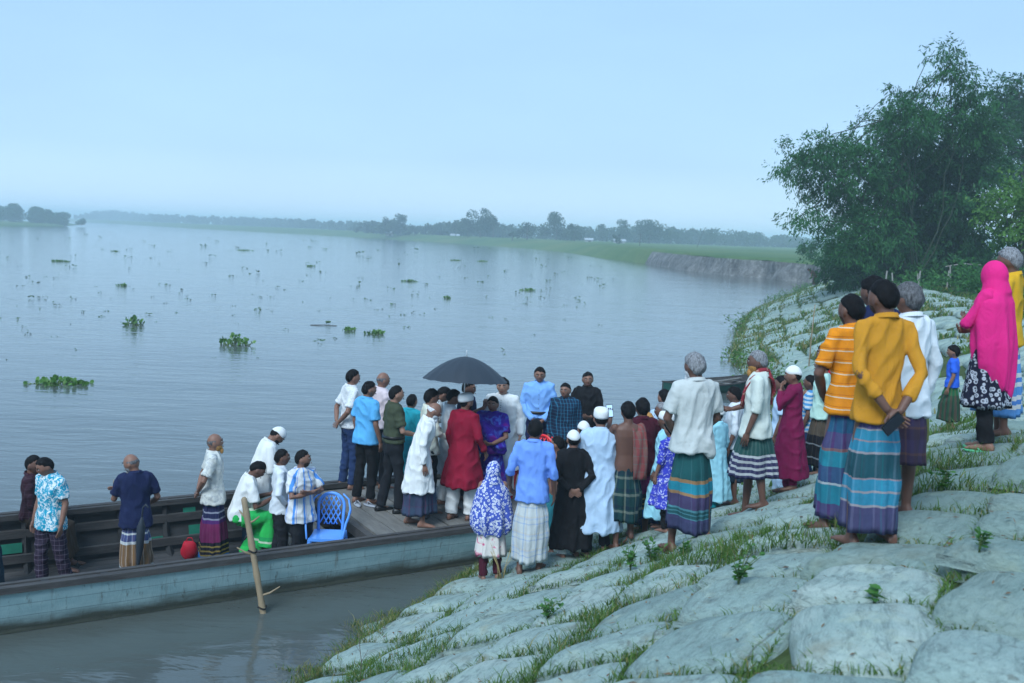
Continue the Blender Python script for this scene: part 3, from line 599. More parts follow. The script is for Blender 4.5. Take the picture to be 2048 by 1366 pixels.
far_names = ['rounded', 'broad rounded', 'low', 'bushy', 'tall', 'tallest feathery', 'slim', 'low rounded', 'high domed', 'low bushy', 'dark', 'wide', 'massive domed', 'flat', 'plain', 'small dark waterside', 'small dark field']
far_where = ['first at the left end of the hazy right wood', 'second from the left end of the hazy right wood', 'third from the left end of the hazy right wood', 'just left of the tallest far tree', 'beside the tallest far tree', 'the highest in the far wood above the umbrella', 'just right of the tallest far tree',
  'in the far wood above the white-kurta man', 'standing out of the far wood above the blue-shirted official', 'right of the high domed tree in the far wood', 'behind the far huts', 'behind the far huts at their right', 'standing out of the far wood left of the bare cliff', 'right of the massive domed far tree', 'above the bare cliff in the far wood',
  'by the water at the bend', 'on the green field before the far huts']
for k, (x, y, h) in enumerate(FAR_TREES):
    h = h*1.22+1.0; root = link('far_tree', None, loc=(x, y, 2.0)); tag(root, f'{far_names[k]} hazy blue tree, {far_where[k]}', 'tree', 'trees standing out of the far wood')
    g = Geo(); limb(g, (0, 0, -.5), (0, 0, h*.7), .22, .1, .02, 5, 6, k); g.build('trunk', M_BARK, root)
    gk = np.random.default_rng(200+k); V, F = big_crown([(a-x, b-y, c-2, r, d) for a, b, c, r, d in far_blobs(gk, x, y, h, 1.25 if k in (1, 8, 12) else .9)], 26, .62, 300+k)
    link('crown', make_mesh('crown', V, F, mats=[M_FAR], smooth=False), root)
def wood(name, line, n, seed, dens, size):
    gr = np.random.default_rng(seed); L = np.array(line, float); bl = []
    for k in range(n):
        t = gr.uniform(0, len(L)-1); i = int(min(t, len(L)-2)); f = t-i; p = L[i]*(1-f)+L[i+1]*f; h = max(3, p[2]*gr.uniform(.95, 1.4))
        x, y = p[0]+gr.normal()*3, p[1]+gr.uniform(0, 26)
        bl += [(x+gr.normal()*h*.25, y+gr.normal()*2, 2+h*c, h*gr.uniform(.2, .34), 1) for c in (.22, .48, .72)]
    V, F = big_crown(bl, dens, size, seed+1)
    tag(link(name, make_mesh(name, V, F, mats=[M_FAR], smooth=False)), kind='stuff')
wood('far_wood', [(-61, 425, 3.6), (-38, 420, 3.6), (-28, 420, 5), (-7, 430, 4.8), (15, 430, 4.9), (37, 440, 5.2), (59, 440, 6.4), (83, 450, 6.4), (107, 460, 5.6), (133, 470, 4.8), (158, 480, 4.6), (215, 480, 5)], 380, 51, 8, 1.1)
wood('distant_wood', [(-445, 1000, 3.5), (-469, 1150, 10), (-419, 1100, 7), (-320, 900, 6.3), (-238, 820, 6), (-179, 760, 6), (-119, 640, 4.8), (-76, 520, 4.5), (-58, 440, 4)], 430, 53, 4.5, 1.8)
# low green spit with a dark grove, far left
g = Geo(); n = 40
out = np.array([(-330, 300), (-230, 330), (-182, 346), (-184, 385), (-192, 425), (-214, 480), (-240, 550), (-330, 620), (-460, 600), (-470, 380)], float)
cen = out.mean(0); rings = []
for k, z in ((1.0, -.4), (.985, .45), (.94, .95), (.5, 1.1), (.02, 1.1)):
    q = cen+(out-cen)*k; rings.append(np.concatenate([q, np.full((len(out), 1), z)], 1))
g.loft(rings); tag(g.build('river_spit', M_FIELD), kind='structure')
for k, (x, y, h) in enumerate([(-244, 450, 5.6), (-236, 452, 6.6), (-226, 450, 7.0), (-217, 452, 6.6), (-209, 448, 5.6), (-203, 445, 4.4), (-192, 442, 2.4)]):
    root = link('far_tree', None, loc=(x, y, 1.0))
    tag(root, ['dark tree cut by the left frame edge on the far spit', 'second tree from the left in the grove on the far spit', 'tallest middle tree of the grove on the far left spit', 'tree right of the tallest in the grove on the far spit', 'rounded tree near the right end of the far spit grove', 'lowest tree at the right end of the far spit grove', 'lone small bush near the tip of the far left spit'][k], 'tree', 'grove on the far left spit')
    g = Geo(); limb(g, (0, 0, -.4), (0, 0, h*.6), .18, .08, .02, 5, 6, k); g.build('trunk', M_BARK, root)
    gk = np.random.default_rng(400+k); V, F = big_crown([(a-x, b-y, c-2, r, d) for a, b, c, r, d in far_blobs(gk, x, y, h*1.12, 1.9)+far_blobs(gk, x, y, h*.7, 1.9)], 60, .55, 420+k)
    link('crown', make_mesh('crown', V, F, mats=[M_LEAF_D], smooth=False), root)
# tin huts in the trees and leaning poles on the far field
M_TIN = plain('tin sheet', (.34, .37, .40), .5, .15, 3); M_HUT = plain('hut wall', (.42, .42, .42), .8, .2, 2)
for k, (x, y, w, lab) in enumerate([(24.4, 335, 2.4, 'small pale tin hut, left of the pair on the far bank'), (34.5, 333, 3.6, 'long pale tin hut, right of the pair on the far bank'), (-54, 428, 3, 'pale hut under the trees at the left end of the far wood'), (-25, 412, 3.4, 'pale hut under the far wood above the umbrella')]):
    root = link('hut', None, loc=(x, y, 1.9 if k < 2 else 1.4)); root.scale = (1, 1, .7); tag(root, lab, 'hut', 'huts on the far bank')
    g = Geo(); g.box((0, 0, .7), (w, 3, 1.8)); g.build('wall', M_HUT, root, smooth=False)
    g = Geo(); g.add([(-w/2-.3, -1.9, 1.5), (w/2+.3, -1.9, 1.5), (w/2+.3, 0, 2.5), (-w/2-.3, 0, 2.5), (-w/2-.3, 1.9, 1.5), (w/2+.3, 1.9, 1.5)], [(0, 1, 2, 3), (3, 2, 5, 4)]); g.build('roof', M_TIN, root, smooth=False)
    g = Geo(); g.box((w*.1, -1.53, .5), (.9, .06, 1.4)); g.build('door', M_BARK, root, smooth=False)
for (x, y, dx, h, lab) in [(50.5, 280, 2.4, 6, 'thin pole leaning right on the far field above the cliff'), (29.7, 240, .15, 3.4, 'thin upright pole on the far field left of the cliff')]:
    g = Geo(); g.tube([(0, 0, -.5), (dx*.5, 0, h*.5), (dx, 0, h)], [.09, .08, .06], 6); g.tube([(dx*.97-.5, 0, h*.9), (dx*.97+.5, 0, h*.93)], .04, 5)
    tag(g.build('field_pole', M_BARK, loc=(x, y, 2)), lab, 'pole')
# rough fence posts before the thicket
for k, (px, py, h) in enumerate([(15.6, 42, .6), (16.3, 43, .5), (17.0, 42, .65), (17.6, 43.5, .5), (18.2, 42, .7), (19.2, 44, .9)]):
    g = Geo(); g.tube([(0, 0, -.4), (.02, 0, h*.5), (.05*(-1)**k, 0, h+.3)], [.04, .037, .032], 7)
    if k == 5: g.tube([(-.2, .1, 1.15), (.5, .05, 1.3), (1.3, 0, 1.28)], [.025, .03, .02], 6)
    tag(g.build('fence_post', plain('weathered wood', (.22, .22, .20), .9, .3, 6, .4), loc=(px, py, 2.3)),
        ['leftmost rough fence post before the dark thicket', 'second rough fence post before the thicket', 'third rough fence post before the thicket', 'short fourth fence post before the thicket', 'fifth rough fence post before the thicket', 'rightmost fence post with a pale branch tied across it'][k], 'post', 'fence posts by the thicket')

# ------------------------------------------------------------------ water hyacinth
M_HY = two_sided_leaf('hyacinth leaf', (.045, .14, .022), (.13, .27, .05), 3, .4, .25)
M_HY2 = two_sided_leaf('hyacinth leaf, dark', (.018, .07, .012), (.06, .14, .03), 3, .5, .2)
M_HYS = plain('hyacinth stem', (.10, .16, .05), .5, .2)
def hyacinth(loc, w, label, seed, group=None, detail=True, tall=1.0):
    gr = np.random.default_rng(seed); lv = Geo(); st = Geo()
    n = int(np.clip(w*60, 6, 110)) if detail else int(gr.integers(3, 6)); leaf = np.clip(w*.16, .055, .115) if detail else w*.28
    for k in range(n):
        a = gr.uniform(0, 6.3); rr_ = w*.5*gr.random()**.6; b = np.array([math.cos(a)*rr_, math.sin(a)*rr_*.6, -.02]); hgt = gr.uniform(.3, 1.3)*(.085 if detail else w*.2)*tall*(1-.65*(rr_/(w*.5))**2)
        tip = b+np.array([gr.normal()*.06*min(1, w), gr.normal()*.05, hgt])
        if detail: st.tube([b, (b+tip)/2+gr.normal(size=3)*.01, tip], [.012, .015, .007], 5, round_=False)
        t = tip-b; t /= np.linalg.norm(t); nn = gr.normal(size=3)+np.array([0, -.4, .7]); f = frame(t+gr.normal(size=3)*.35, nn); L = leaf*gr.uniform(.7, 1.25)
        pts = [(0, 0, 0), (.42, .35, .06), (.5, .75, .03), (.3, 1.1, -.02), (0, 1.22, -.04), (-.3, 1.1, -.02), (-.5, .75, .03), (-.42, .35, .06), (0, .6, -.07)]
        V = np.array(pts)*L @ f.T; V = (V if detail else V*np.array([1, 1, .45]))+tip; lv.add(V, [(8, i, (i+1) % 8) for i in range(8)])
    root = lv.build('water_hyacinth', M_HY2, loc=loc) if not detail else link('water_hyacinth', None, loc=loc)
    if detail: lv.build('leaves', M_HY, root); st.build('stems', M_HYS, root)
    return tag(root, label, 'water plant', group)
HL = ['wide bright green hyacinth raft floating at the left, nearest of all', 'tall-stemmed hyacinth clump with upright round leaves in mid river', 'few hyacinth sprigs left of the tall-stemmed clump', 'small hyacinth tuft above the few sprigs on the left', 'dark hyacinth raft far off near the left frame edge', 'small dark hyacinth raft right of and beyond the far left one', 'long flat hyacinth strip far out left of centre', 'dense round green hyacinth raft far out near the centre', 'small hyacinth tuft far out in line with the tall-stemmed clump', 'loose hyacinth sprigs left of a twin bunch before the centre', 'trailing hyacinth bunch right of its twin before the centre', 'thin hyacinth strip just left of the dense round raft', 'flat hyacinth patch nearest the middle of the far water right of centre', 'small flat hyacinth patch left of the right-hand patch', 'loose hyacinth tufts far out above the centre']
for k, (x, y, w) in enumerate(HYACINTHS[:15]):
    hyacinth((x, y, .0), w, HL[k], 500+k, 'large water hyacinth rafts', True, 3.0 if k in (1, 2) else 1.0)
for k, (x, y, w) in enumerate(HYACINTHS[15:]+SMALL):
    hyacinth((x, y, .0), max(w*1.5, .14), 'tiny loose hyacinth sprig drifting on the open river', 600+k, 'tiny drifting hyacinth sprigs', False)
g = Geo(); g.tube([(0, 0, .0), (.5, .05, .015), (1.1, .1, .0)], [.018, .02, .012], 6)
tag(g.build('floating_stick', M_BARK, loc=(-8.6, 42.2, .01)), 'thin stick floating flat on the water beside small sprigs', 'stick')

# ------------------------------------------------------------------ haze over the river
g = Geo(); g.box((-200, 1250, 6.0), (5600, 4600, 20.0)); hz = g.build('haze', None, smooth=False); hz.data.materials.clear()
hm = bpy.data.materials.new('haze'); hm.use_nodes = True; hn = hm.node_tree.nodes; hn.clear(); ho = hn.new('ShaderNodeOutputMaterial'); hv = hn.new('ShaderNodeVolumePrincipled')
hv.inputs['Color'].default_value = (.72, .91, 1, 1); hv.inputs['Density'].default_value = .0013; hv.inputs['Anisotropy'].default_value = .0
hm.node_tree.links.new(hv.outputs[0], ho.inputs['Volume']); hz.data.materials.append(hm); tag(hz, kind='stuff')
# ------------------------------------------------------------------ the big wooden boat
def m_hull():
    t = NT('worn blue-grey hull paint'); p = t.pos(); c = t.coord()
    z = t.n('ShaderNodeSeparateXYZ'); t.l(c, z.inputs[0])
    k = t.noise(t.mapping(c, (.6, 1, 2.5)), 2.2, 6, .65); k2 = t.noise(t.mapping(c, (3, 1, 1)), 5, 5, .7)
    col = t.mix(t.mr(k, .35, .65, 0, 1), (.22, .35, .37), (.33, .47, .48))
    col = t.mix(t.mr(k2, .58, .72, 0, .75), col, (.10, .105, .09))
    pl = t.math('ABSOLUTE', t.math('SUBTRACT', t.math('FRACT', t.math('ADD', t.math('DIVIDE', z.outputs['Z'], .135), t.math('MULTIPLY', k, .10))), .5)); seam = t.mr(pl, .0, .045, 1, 0)
    col = t.mix(t.math('MULTIPLY', seam, .55), col, (.05, .06, .06))
    col = t.mix(t.mr(t.noise(t.mapping(c, (5, 1, .5)), 1.6, 5, .7), .58, .68, 0, .45), col, (.13, .12, .09))
    lvl = t.math('ADD', z.outputs['Z'], t.math('MULTIPLY', t.math('SUBTRACT', k, .5), .22))
    col = t.mix(t.mr(lvl, .21, .09, 0, .9), col, (.075, .07, .045))         # scum line left by the river
    col = t.mix(t.mr(lvl, .055, .02, 0, .8), col, (.20, .20, .15))
    return t.done(col, .7, t.bump(k2, .35, .02), .25)
def m_wood(name, a, b, sx=1, sy=8):
    t = NT(name); c = t.coord(); oi = t.n('ShaderNodeObjectInfo').outputs['Random']
    k = t.noise(t.mapping(c, (sx, sy, sy)), 3, 5, .7, .5); k2 = t.noise(c, 2.2, 4, .6)
    col = t.mix(t.mr(k, .3, .7, 0, 1), a, b); col = t.mix(t.mr(k2, .5, .75, 0, .6), col, tuple(x*.45 for x in a))
    col = t.mix(t.math('MULTIPLY', oi, .35), col, tuple(x*1.5 for x in b))
    return t.done(col, .75, t.bump(k, .5, .01), .25)
M_HULL = m_hull(); M_DARKW = m_wood('dark tarred wood', (.010, .011, .013), (.032, .032, .033)); M_DECK = m_wood('grey deck wood', (.085, .08, .075), (.19, .18, .165), 8, 1)
M_RAIL = m_wood('weathered rail wood', (.028, .026, .027), (.075, .07, .068)); M_GREENP = plain('old green paint', (.01, .14, .09), .6, .4, 9)
BOAT = link('wooden_boat', None, loc=(BO[0], BO[1], 0), rot=(0, 0, BA))
tag(BOAT, 'long open wooden boat with faded blue-grey hull moored along the bank', 'boat')
def sheer(x): return .50+.02*max(0, x-2)**1.5*.6
bx_ = np.concatenate([np.linspace(-7, 3, 21), np.linspace(3.3, 5.85, 12)])
sec = [(1.0, 1.0), (.992, .8), (.975, .55), (.95, .3), (.92, .05), (.85, -.2), (.58, -.55), (.3, -.75), (0, -.8)]
def section(x, off=0.0):
    b = beam(x)-off; s = sheer(x); P = []
    for fy, fz in sec: P.append((x, 1.4-b*fy, s*fz if fz > 0 else .5*fz+off*.6))
    for fy, fz in sec[-2::-1]: P.append((x, 1.4+b*fy, s*fz if fz > 0 else .5*fz+off*.6))
    return P
g = Geo(); g.loft([section(x) for x in bx_], close=False, cap=False); g.build('hull', M_HULL, BOAT)
g = Geo(); g.loft([section(x, .05) for x in bx_], close=False, cap=False); g.build('inner_planking', M_DARKW, BOAT)
for side in (0, 1):
    for j, (o, w) in enumerate(((-.03, .085), (.105, .06))):
        g = Geo(); q = []
        for x in bx_:
            b = beam(x); y = 1.4-(b-o) if side == 0 else 1.4+(b-o); yo = y+(w if side == 0 else -w); s = sheer(x)
            q.append([(x, y, s-.035), (x, yo, s-.035), (x, yo, s+.03), (x, y, s+.03)])
        g.loft(q); g.build('gunwale_rail', M_RAIL, BOAT, smooth=False)
for k in range(22):
    x = -6.8+k*.56
    g = Geo(); s = sheer(x); b = beam(x)
    g.box((x, 1.4+b-.055, s+.005), (.07, .10, .045)); g.build('rail_spacer', M_DARKW, BOAT, smooth=False); g = Geo(); g.box((x, 1.4-b+.055, s+.005), (.07, .10, .045))
    P = np.array(section(x, .08)); m = len(P)//2
    g.build('rail_spacer', M_DARKW, BOAT, smooth=False)
    for a in (P[:m-1], P[m+2:]):
        g = Geo(); g.tube(a, .045, 4, round_=False); g.build('rib', M_DARKW, BOAT, smooth=False)
for z, o in ((.28, .12), (.02, .18)):
    for side in (0, 1):
        g = Geo(); q = []
        for x in bx_[:24]:
            b = beam(x)*(.95 if z > .2 else .86)-o+.06; y = 1.4-b if side == 0 else 1.4+b
            q.append([(x, y-.03, z-.05), (x, y+.03, z-.05), (x, y+.03, z+.05), (x, y-.03, z+.05)])
        g.loft(q); g.build('stringer', M_RAIL, BOAT, smooth=False)
for (x0, z0, w_, h_) in ((-.9, .33, .16, .12), (-.72, .1, .4, .13), (-3.1, .12, .35, .12), (-3.7, .13, .3, .1), (-1.4, -.02, .3, .16)):       # patches of old green paint on the far inner side
    b = beam(x0)*(.975 if z0 > .2 else .925)-.075
    g = Geo(); g.box((x0, 1.4+b-.012+(.0 if z0 > .2 else 0), z0), (w_, .012, h_), rotx(R(-12))); g.build('paint_patch', M_GREENP, BOAT, smooth=False)
rb = random.Random(3)
k = 0; y = .42
while y < 2.5:                                                          # floor boards in the open well
    w_ = rb.uniform(.17, .24); g = Geo(); g.box((-3.1, y+w_/2, -.14+rb.uniform(-.006, .006)), (7.4, w_-.015, .03)); g.build('floor_board', M_RAIL, BOAT, smooth=False); y += w_
x = .86
while x < 5.2:                                                          # deck boards laid athwart
    w_ = rb.uniform(.20, .27); b = min(beam(x), beam(x+w_))-.19
    g = Geo(); g.box((x+w_/2, 1.4, .432+rb.uniform(-.007, .007)), (w_-.014, 2*b, .035), rotz(R(rb.gauss(0, .5)))); g.build('deck_board', M_DECK, BOAT, smooth=False); x += w_
g = Geo(); g.box((.80, 1.4, .37), (.09, 2.46, .13)); g.build('deck_beam', M_RAIL, BOAT, smooth=False)
for j, (x, y, a, L, z) in enumerate(((.25, 1.55, 2, 2.2, .12), (.48, 1.5, -3, 2.3, .17), (.62, 1.45, 1, 2.2, .23), (.05, 1.6, 3, 2.0, .10), (.36, 1.2, 6, 1.3, .21))):
    g = Geo(); g.box((x, y, z-.1), (.17, L, .035), rotz(R(a))); g.build('loose_board', M_DECK, BOAT, smooth=False)
g = Geo(); g.box((.3, 1.5, -.03), (.9, .1, .12)); g.box((.3, .6, -.03), (.9, .1, .12)); g.build('floor_bearer', M_DARKW, BOAT, smooth=False)
def bl(t, w): return (BO[0]+t*.865-w*.502, BO[1]+t*.502+w*.865)      # boat coordinates to the ground plan

# mooring bamboo
M_BAMBOOP = plain('dry bamboo', (.27, .205, .13), .6, .25, 7, .3)
g = Geo(); a = np.array([.06, -.05, -.9]); b = np.array([-.40, .25, 1.21]); n = 27; P = [a+(b-a)*i/(n-1) for i in range(n)]
g.tube(P, [.033+(.006 if i % 4 == 0 else 0) for i in range(n)], 12); pole = g.build('stake', M_BAMBOOP)
root = link('bamboo_pole', None, loc=(-2.46, 10.36, 0)); pole.parent = root
tag(root, 'bamboo mooring pole with cut branch stubs standing in the water beside the boat', 'pole')
for z, dx, dy, L in ((.18, .20, .02, .25), (.62, -.16, -.03, .2), (.95, .12, 0, .14), (1.0, -.1, .02, .1)):
    p = a+(b-a)*((z+.9)/2.11); g = Geo(); g.tube([p, p+np.array([dx*.5, dy, .03]), p+np.array([dx, dy*2, .07+L*.1])], [.014, .012, .007], 6); g.build('branch_stub', M_BAMBOOP, root)
for z in (.06, .66):
    p = a+(b-a)*((z+.9)/2.11); g = Geo(); th = np.linspace(0, 2*math.pi, 14)
    g.tube(np.stack([p[0]+np.cos(th)*.046, p[1]+np.sin(th)*.046, p[2]+.01*np.sin(2*th)], 1), .009, 5, round_=False); g.build('tie', plain('black cord', (.015, .015, .015), .8), root)

# plastic chairs
def chair(loc, rz, col, label, cname):
    root = link('plastic_chair', None, loc=loc, rot=(0, 0, rz)); tag(root, label, 'chair'); m = plain(cname, col, .35, .06, 4, spec=.5)
    g = Geo(); q = []
    for k in range(7):
        y = -.2+.4*k/6; q.append([(-.2, y, .42-.015*math.sin(k/6*3.14)), (.2, y, .42-.015*math.sin(k/6*3.14)), (.21, y, .385), (-.21, y, .385)])
    g.loft(q); g.build('seat', m, root, smooth=False)
    for sx in (-1, 1):
        for y0, y1 in ((-.18, -.23), (.18, .23)):
            g = Geo(); g.bar((sx*.18, y0, .39), (sx*.225, y1, 0), .045, .035); g.build('leg', m, root, smooth=False)
        g = Geo(); g.tube([(sx*.15, -.25, .86), (sx*.215, -.24, .80), (sx*.245, -.2, .68), (sx*.25, -.02, .63), (sx*.245, .14, .60), (sx*.22, .19, .42)], [.016, .018, .02, .02, .019, .018], 8, .6); g.build('armrest', m, root)
    th = np.linspace(R(180), 0, 13)
    arch = [(-.15, -.185, .42), (-.155, -.21, .6)]+[(math.cos(t)*.16, -.235-.02*math.sin(t), .72+.15*math.sin(t)) for t in th]+[(.155, -.21, .6), (.15, -.185, .42)]
    g = Geo(); g.tube(arch, .02, 8, .7); g.build('back_frame', m, root)
    for d in (-1, 1):
        for k in range(-5, 6):
            c = k*.06; pts = []
            for s in np.linspace(-.3, .3, 13):
                x = c+d*s*.55; z = .64+s
                if abs(x) < .145 and .44 < z < .72+.145*math.sqrt(max(0, 1-(x/.16)**2)): pts.append((x, -.19-.05*(z-.42)/.4, z))
            if len(pts) > 2: g = Geo(); g.tube(pts, .0095, 5, .5, round_=False); g.build('back_slat', m, root)
    return root
cx_, cy_ = bl(.32, .66)
chair((cx_, cy_, .03), R(180), (.11, .34, .88), 'sky blue plastic chair with lattice back standing in the boat', 'blue plastic')
cx_, cy_ = bl(3.55, 1.15)
chair((cx_, cy_, .45), R(150), (.75, .02, .03), 'red plastic chair half hidden on the deck behind the floral headscarf child', 'red plastic')

# big black umbrella over the group on the deck
M_UMB = plain('black umbrella cloth', (.022, .03, .042), .55, .15, 5, .1, spec=.4); M_STEEL = plain('steel', (.5, .5, .5), .3, .05, 5, metal=1)
UX, UY = -.60, 12.98
root = link('open_umbrella', None, loc=(UX, UY, 2.26), rot=(R(-4), R(2), .1)); tag(root, 'large black open umbrella held over the people on the deck', 'umbrella')
g = Geo(); nr = 16; rings = []; UR = .56
for k in range(8):
    f = k/7; ring = []
    for j in range(nr*4):
        a = 2*math.pi*j/(nr*4); sc_ = 1-.022*f*(1-abs(math.cos(a*nr/2)))
        rr_ = UR*f; ring.append((math.cos(a)*rr_*sc_+1e-4*math.cos(a), math.sin(a)*rr_*sc_, .31*(1-f**1.75)-.010*f*(1-abs(math.cos(a*nr/2)))))
    rings.append(ring)
g.loft(rings, cap=False); g.build('canopy', M_UMB, root)
for j in range(nr):
    a = 2*math.pi*j/nr; g = Geo(); g.tube([(math.cos(a)*UR*f, math.sin(a)*UR*f, .31*(1-f**1.75)-.03) for f in (.02, .3, .6, .85, .97)], .004, 4, round_=False); g.build('rib', M_STEEL, root)
g = Geo(); g.tube([(0, 0, -.62), (0, 0, 0), (0, 0, .3)], .008, 6); g.build('shaft', M_STEEL, root)
g = Geo(); g.tube([(0, 0, .29), (0, 0, .33), (0, 0, .39)], [.016, .008, .004], 6); g.build('tip', M_STEEL, root)
g = Geo(); g.tube([(0, 0, -.6), (0, 0, -.72), (.02, 0, -.76), (.05, 0, -.76), (.07, 0, -.73)], .012, 7); g.build('handle', plain('black plastic', (.015, .015, .015), .4), root)

# small things in the boat
g = Geo(); cx_, cy_ = bl(-1.02, 2.1)
g.ell((0, 0, .2), (.2, .15, .24), nu=16, nv=10, fn=lambda V: V*(1+.08*np.sin(V[:, 2:3]*5+V[:, :1]*4))*np.array([1-.0, 1, 1]))
rs = link('red_sack', None, loc=(cx_, cy_, -.12)); rs.scale = (.55, .55, .55); g.build('body', plain('red cloth bag', (.5, .01, .03), .7, .3, 6, .4), rs); g = Geo(); g.tube([(-.08, 0, .42), (-.03, 0, .50), (.05, 0, .50), (.09, 0, .42)], .012, 6); g.build('handle', plain('red cloth bag', (.5, .01, .03), .7, .3, 6, .4), rs)
tag(rs, 'red cloth bag on the boat floor behind the bearded man in the striped lungi', 'bag')
g = Geo(); cx_, cy_ = bl(-.70, .45)
g.tube([(0, 0, 0), (0, 0, .55), (.0, 0, .66), (-.03, 0, .71), (-.08, 0, .71), (-.10, 0, .67)], .012, 7)
tag(g.build('walking_stick', plain('black lacquer', (.012, .012, .014), .4), loc=(cx_, cy_, -.1), rot=(0, R(4), R(20))), 'black crook-handled stick leaning inside the boat by the green lungi', 'walking stick')
M_SAND = plain('sandal rubber', (.05, .045, .05), .7, .2)
for k, (t, w, a) in enumerate(((1.12, 1.72, 20), (1.26, 1.62, 50), (1.62, .98, -30), (1.74, .86, 5))):
    g = Geo(); th = np.linspace(0, 2*math.pi, 16, endpoint=False); pts = [(math.cos(x)*.045*(1+.15*math.sin(x)), math.sin(x)*.125) for x in th]
    g.loft([[(p, q, 0) for p, q in pts], [(p, q, .018) for p, q in pts]]); g.tube([(-.04, .0, .015), (-.01, .05, .05), (0, .07, .02), (.01, .05, .05), (.04, 0, .015)], .007, 5)
    cx_, cy_ = bl(t, w)
    tag(g.build('loose_sandal', plain('sandal grey', (.30, .32, .36), .6) if k < 2 else M_SAND, loc=(cx_, cy_, .455), rot=(0, 0, R(a))), ['pale loose sandal on the deck behind the track pants', 'pale loose sandal on the deck nearest the blue chair', 'dark loose sandal on the deck behind the white-bearded person', 'dark loose sandal right of its pair behind the white-bearded person'][k], 'sandal', 'sandals left on the deck')

# small green rowing boat pulled up along the bank
DR = link('small_boat', None, loc=(5.7, 27.8, -.04), rot=(0, 0, R(36))); DR.scale = (.85, .85, .85); tag(DR, 'small dark green rowing boat lying empty by the far slope', 'boat')
M_DG = plain('dark green paint', (.015, .085, .07), .6, .3, 4); xs = np.linspace(-2.3, 2.3, 17)
def dsec(x, off=0):
    f = abs(x/2.3); b = .62*(1-f**1.9)+.03-off; s = .34+.14*f**2.5; bt = -.1+.25*f**4+off
    return [(x, -b, s), (x, -b*.93, s*.5), (x, -b*.72, 0*(1-f)+bt*.3), (x, -b*.3, bt), (x, b*.3, bt), (x, b*.72, bt*.3), (x, b*.93, s*.5), (x, b, s)]
g = Geo(); g.loft([dsec(x) for x in xs], close=False, cap=False); g.build('hull', M_DG, DR)
g = Geo(); g.loft([dsec(x, .03) for x in xs], close=False, cap=False); g.build('inner_planking', M_RAIL, DR)
for sd in (0, -1):
    g = Geo(); g.loft([[(p[0], p[1]-.03, p[2]-.01), (p[0], p[1]+.03, p[2]-.01), (p[0], p[1]+.03, p[2]+.03), (p[0], p[1]-.03, p[2]+.03)] for p in (dsec(x)[sd] for x in xs)]); g.build('gunwale_rail', M_RAIL, DR, smooth=False)
for x in (-1.3, -.4, .6, 1.4):
    b = .62*(1-abs(x/2.3)**1.9)-.03; g = Geo(); g.box((x, 0, .26), (.2, 2*b-.02, .03)); g.build('thwart', M_DECK, DR, smooth=False)
g = Geo(); g.bar((-.9, -.15, .33), (1.6, .2, .36), .12, .03); g.build('loose_board', M_DECK, DR, smooth=False)
# thin bamboo marker on the slope
u_, v_ = 100, .30; q = bank_pt(u_, v_); g = Geo(); g.tube([(0, 0, -.3), (.02, 0, .8), (.06, 0, 1.75)], [.022, .02, .014], 6)
tag(g.build('marker_stick', M_BAMBOOP, loc=q), 'thin straw-coloured bamboo stick standing upright on the far slope', 'stick')
# ------------------------------------------------------------------ cloth and skin
def weave(t, c, amt=.3):
    w = t.noise(t.mapping(c, (1, 1, .45)), 9, 4, .6, .9); f = t.noise(c, 160, 2)
    w2 = t.noise(t.mapping(c, (1.3, 1.3, .7), (.5, .4, .3)), 17, 3, .5, 1.6); n = t.bump(w, amt*1.6, .035); n = t.bump(w2, amt*1.0, .010, n); return t.bump(f, .12, .002, n)
def cloth(name, base, var=.10, rough=.88):
    t = NT(name); c = t.coord(); k = t.noise(c, 5, 4, .6)
    col = t.mix(k, tuple(x*(1-var) for x in base), tuple(min(1, x*(1+var)) for x in base))
    return t.done(col, rough, weave(t, c), .15)
def banded(name, v=None, vper=1.0, u=None, uper=.1, mixf=.5, obj=False, wob=.004, ang=False):
    """woven bands: v = colours along the height, u = colours around (both in metres), as (start, colour) with start 0..1 of the period"""
    t = NT(name); c = t.coord(); sp = t.n('ShaderNodeSeparateXYZ')
    if obj:
        t.l(c, sp.inputs[0]); V_ = sp.outputs['Z']; U_ = t.math('ADD', sp.outputs['X'], t.math('MULTIPLY', sp.outputs['Y'], .75))
        if ang: U_ = t.math('MULTIPLY', t.math('ARCTAN2', sp.outputs['Y'], sp.outputs['X']), .15)
    else:
        t.l(t.coord('UV'), sp.inputs[0]); U_, V_ = sp.outputs['X'], sp.outputs['Y']
    nz = t.math('MULTIPLY', t.math('SUBTRACT', t.noise(c, 7, 2), .5), wob*6)
    def one(x, per, st): return t.ramp(t.math('FRACT', t.math('ADD', t.math('DIVIDE', t.math('ADD', x, nz), per), 20.0)), st, True)
    if v and u: col = t.mix(mixf, one(V_, vper, v), one(U_, uper, u))
    elif v: col = one(V_, vper, v)
    else: col = one(U_, uper, u)
    k = t.noise(c, 6, 3, .6); col = t.mix(t.mr(k, .3, .7, .0, .22), col, (.02, .02, .03))
    return t.done(col, .9, weave(t, c), .15)
def printed(name, ground, ink, scale=22, thr=.5, ink2=None, voro=False, width=.06):
    t = NT(name); c = t.coord()
    if voro:
        d = t.vor(c, scale); f = t.math('MULTIPLY', t.mr(d, .18, .3, 0, 1), t.mr(d, .52, .42, 0, 1)); f2 = t.mr(d, .1, .13, 1, 0); f = t.math('MAXIMUM', f, f2)
    else:
        k = t.noise(c, scale, 2, .5, 1.2); f = t.mr(k, thr-width, thr+width, 0, 1)
    col = t.mix(f, ground, ink)
    if ink2: col = t.mix(t.mr(t.noise(c, scale*.45, 2, .5), .6, .64, 0, 1), col, ink2)
    return t.done(col, .88, weave(t, c), .15)
_sk = {}
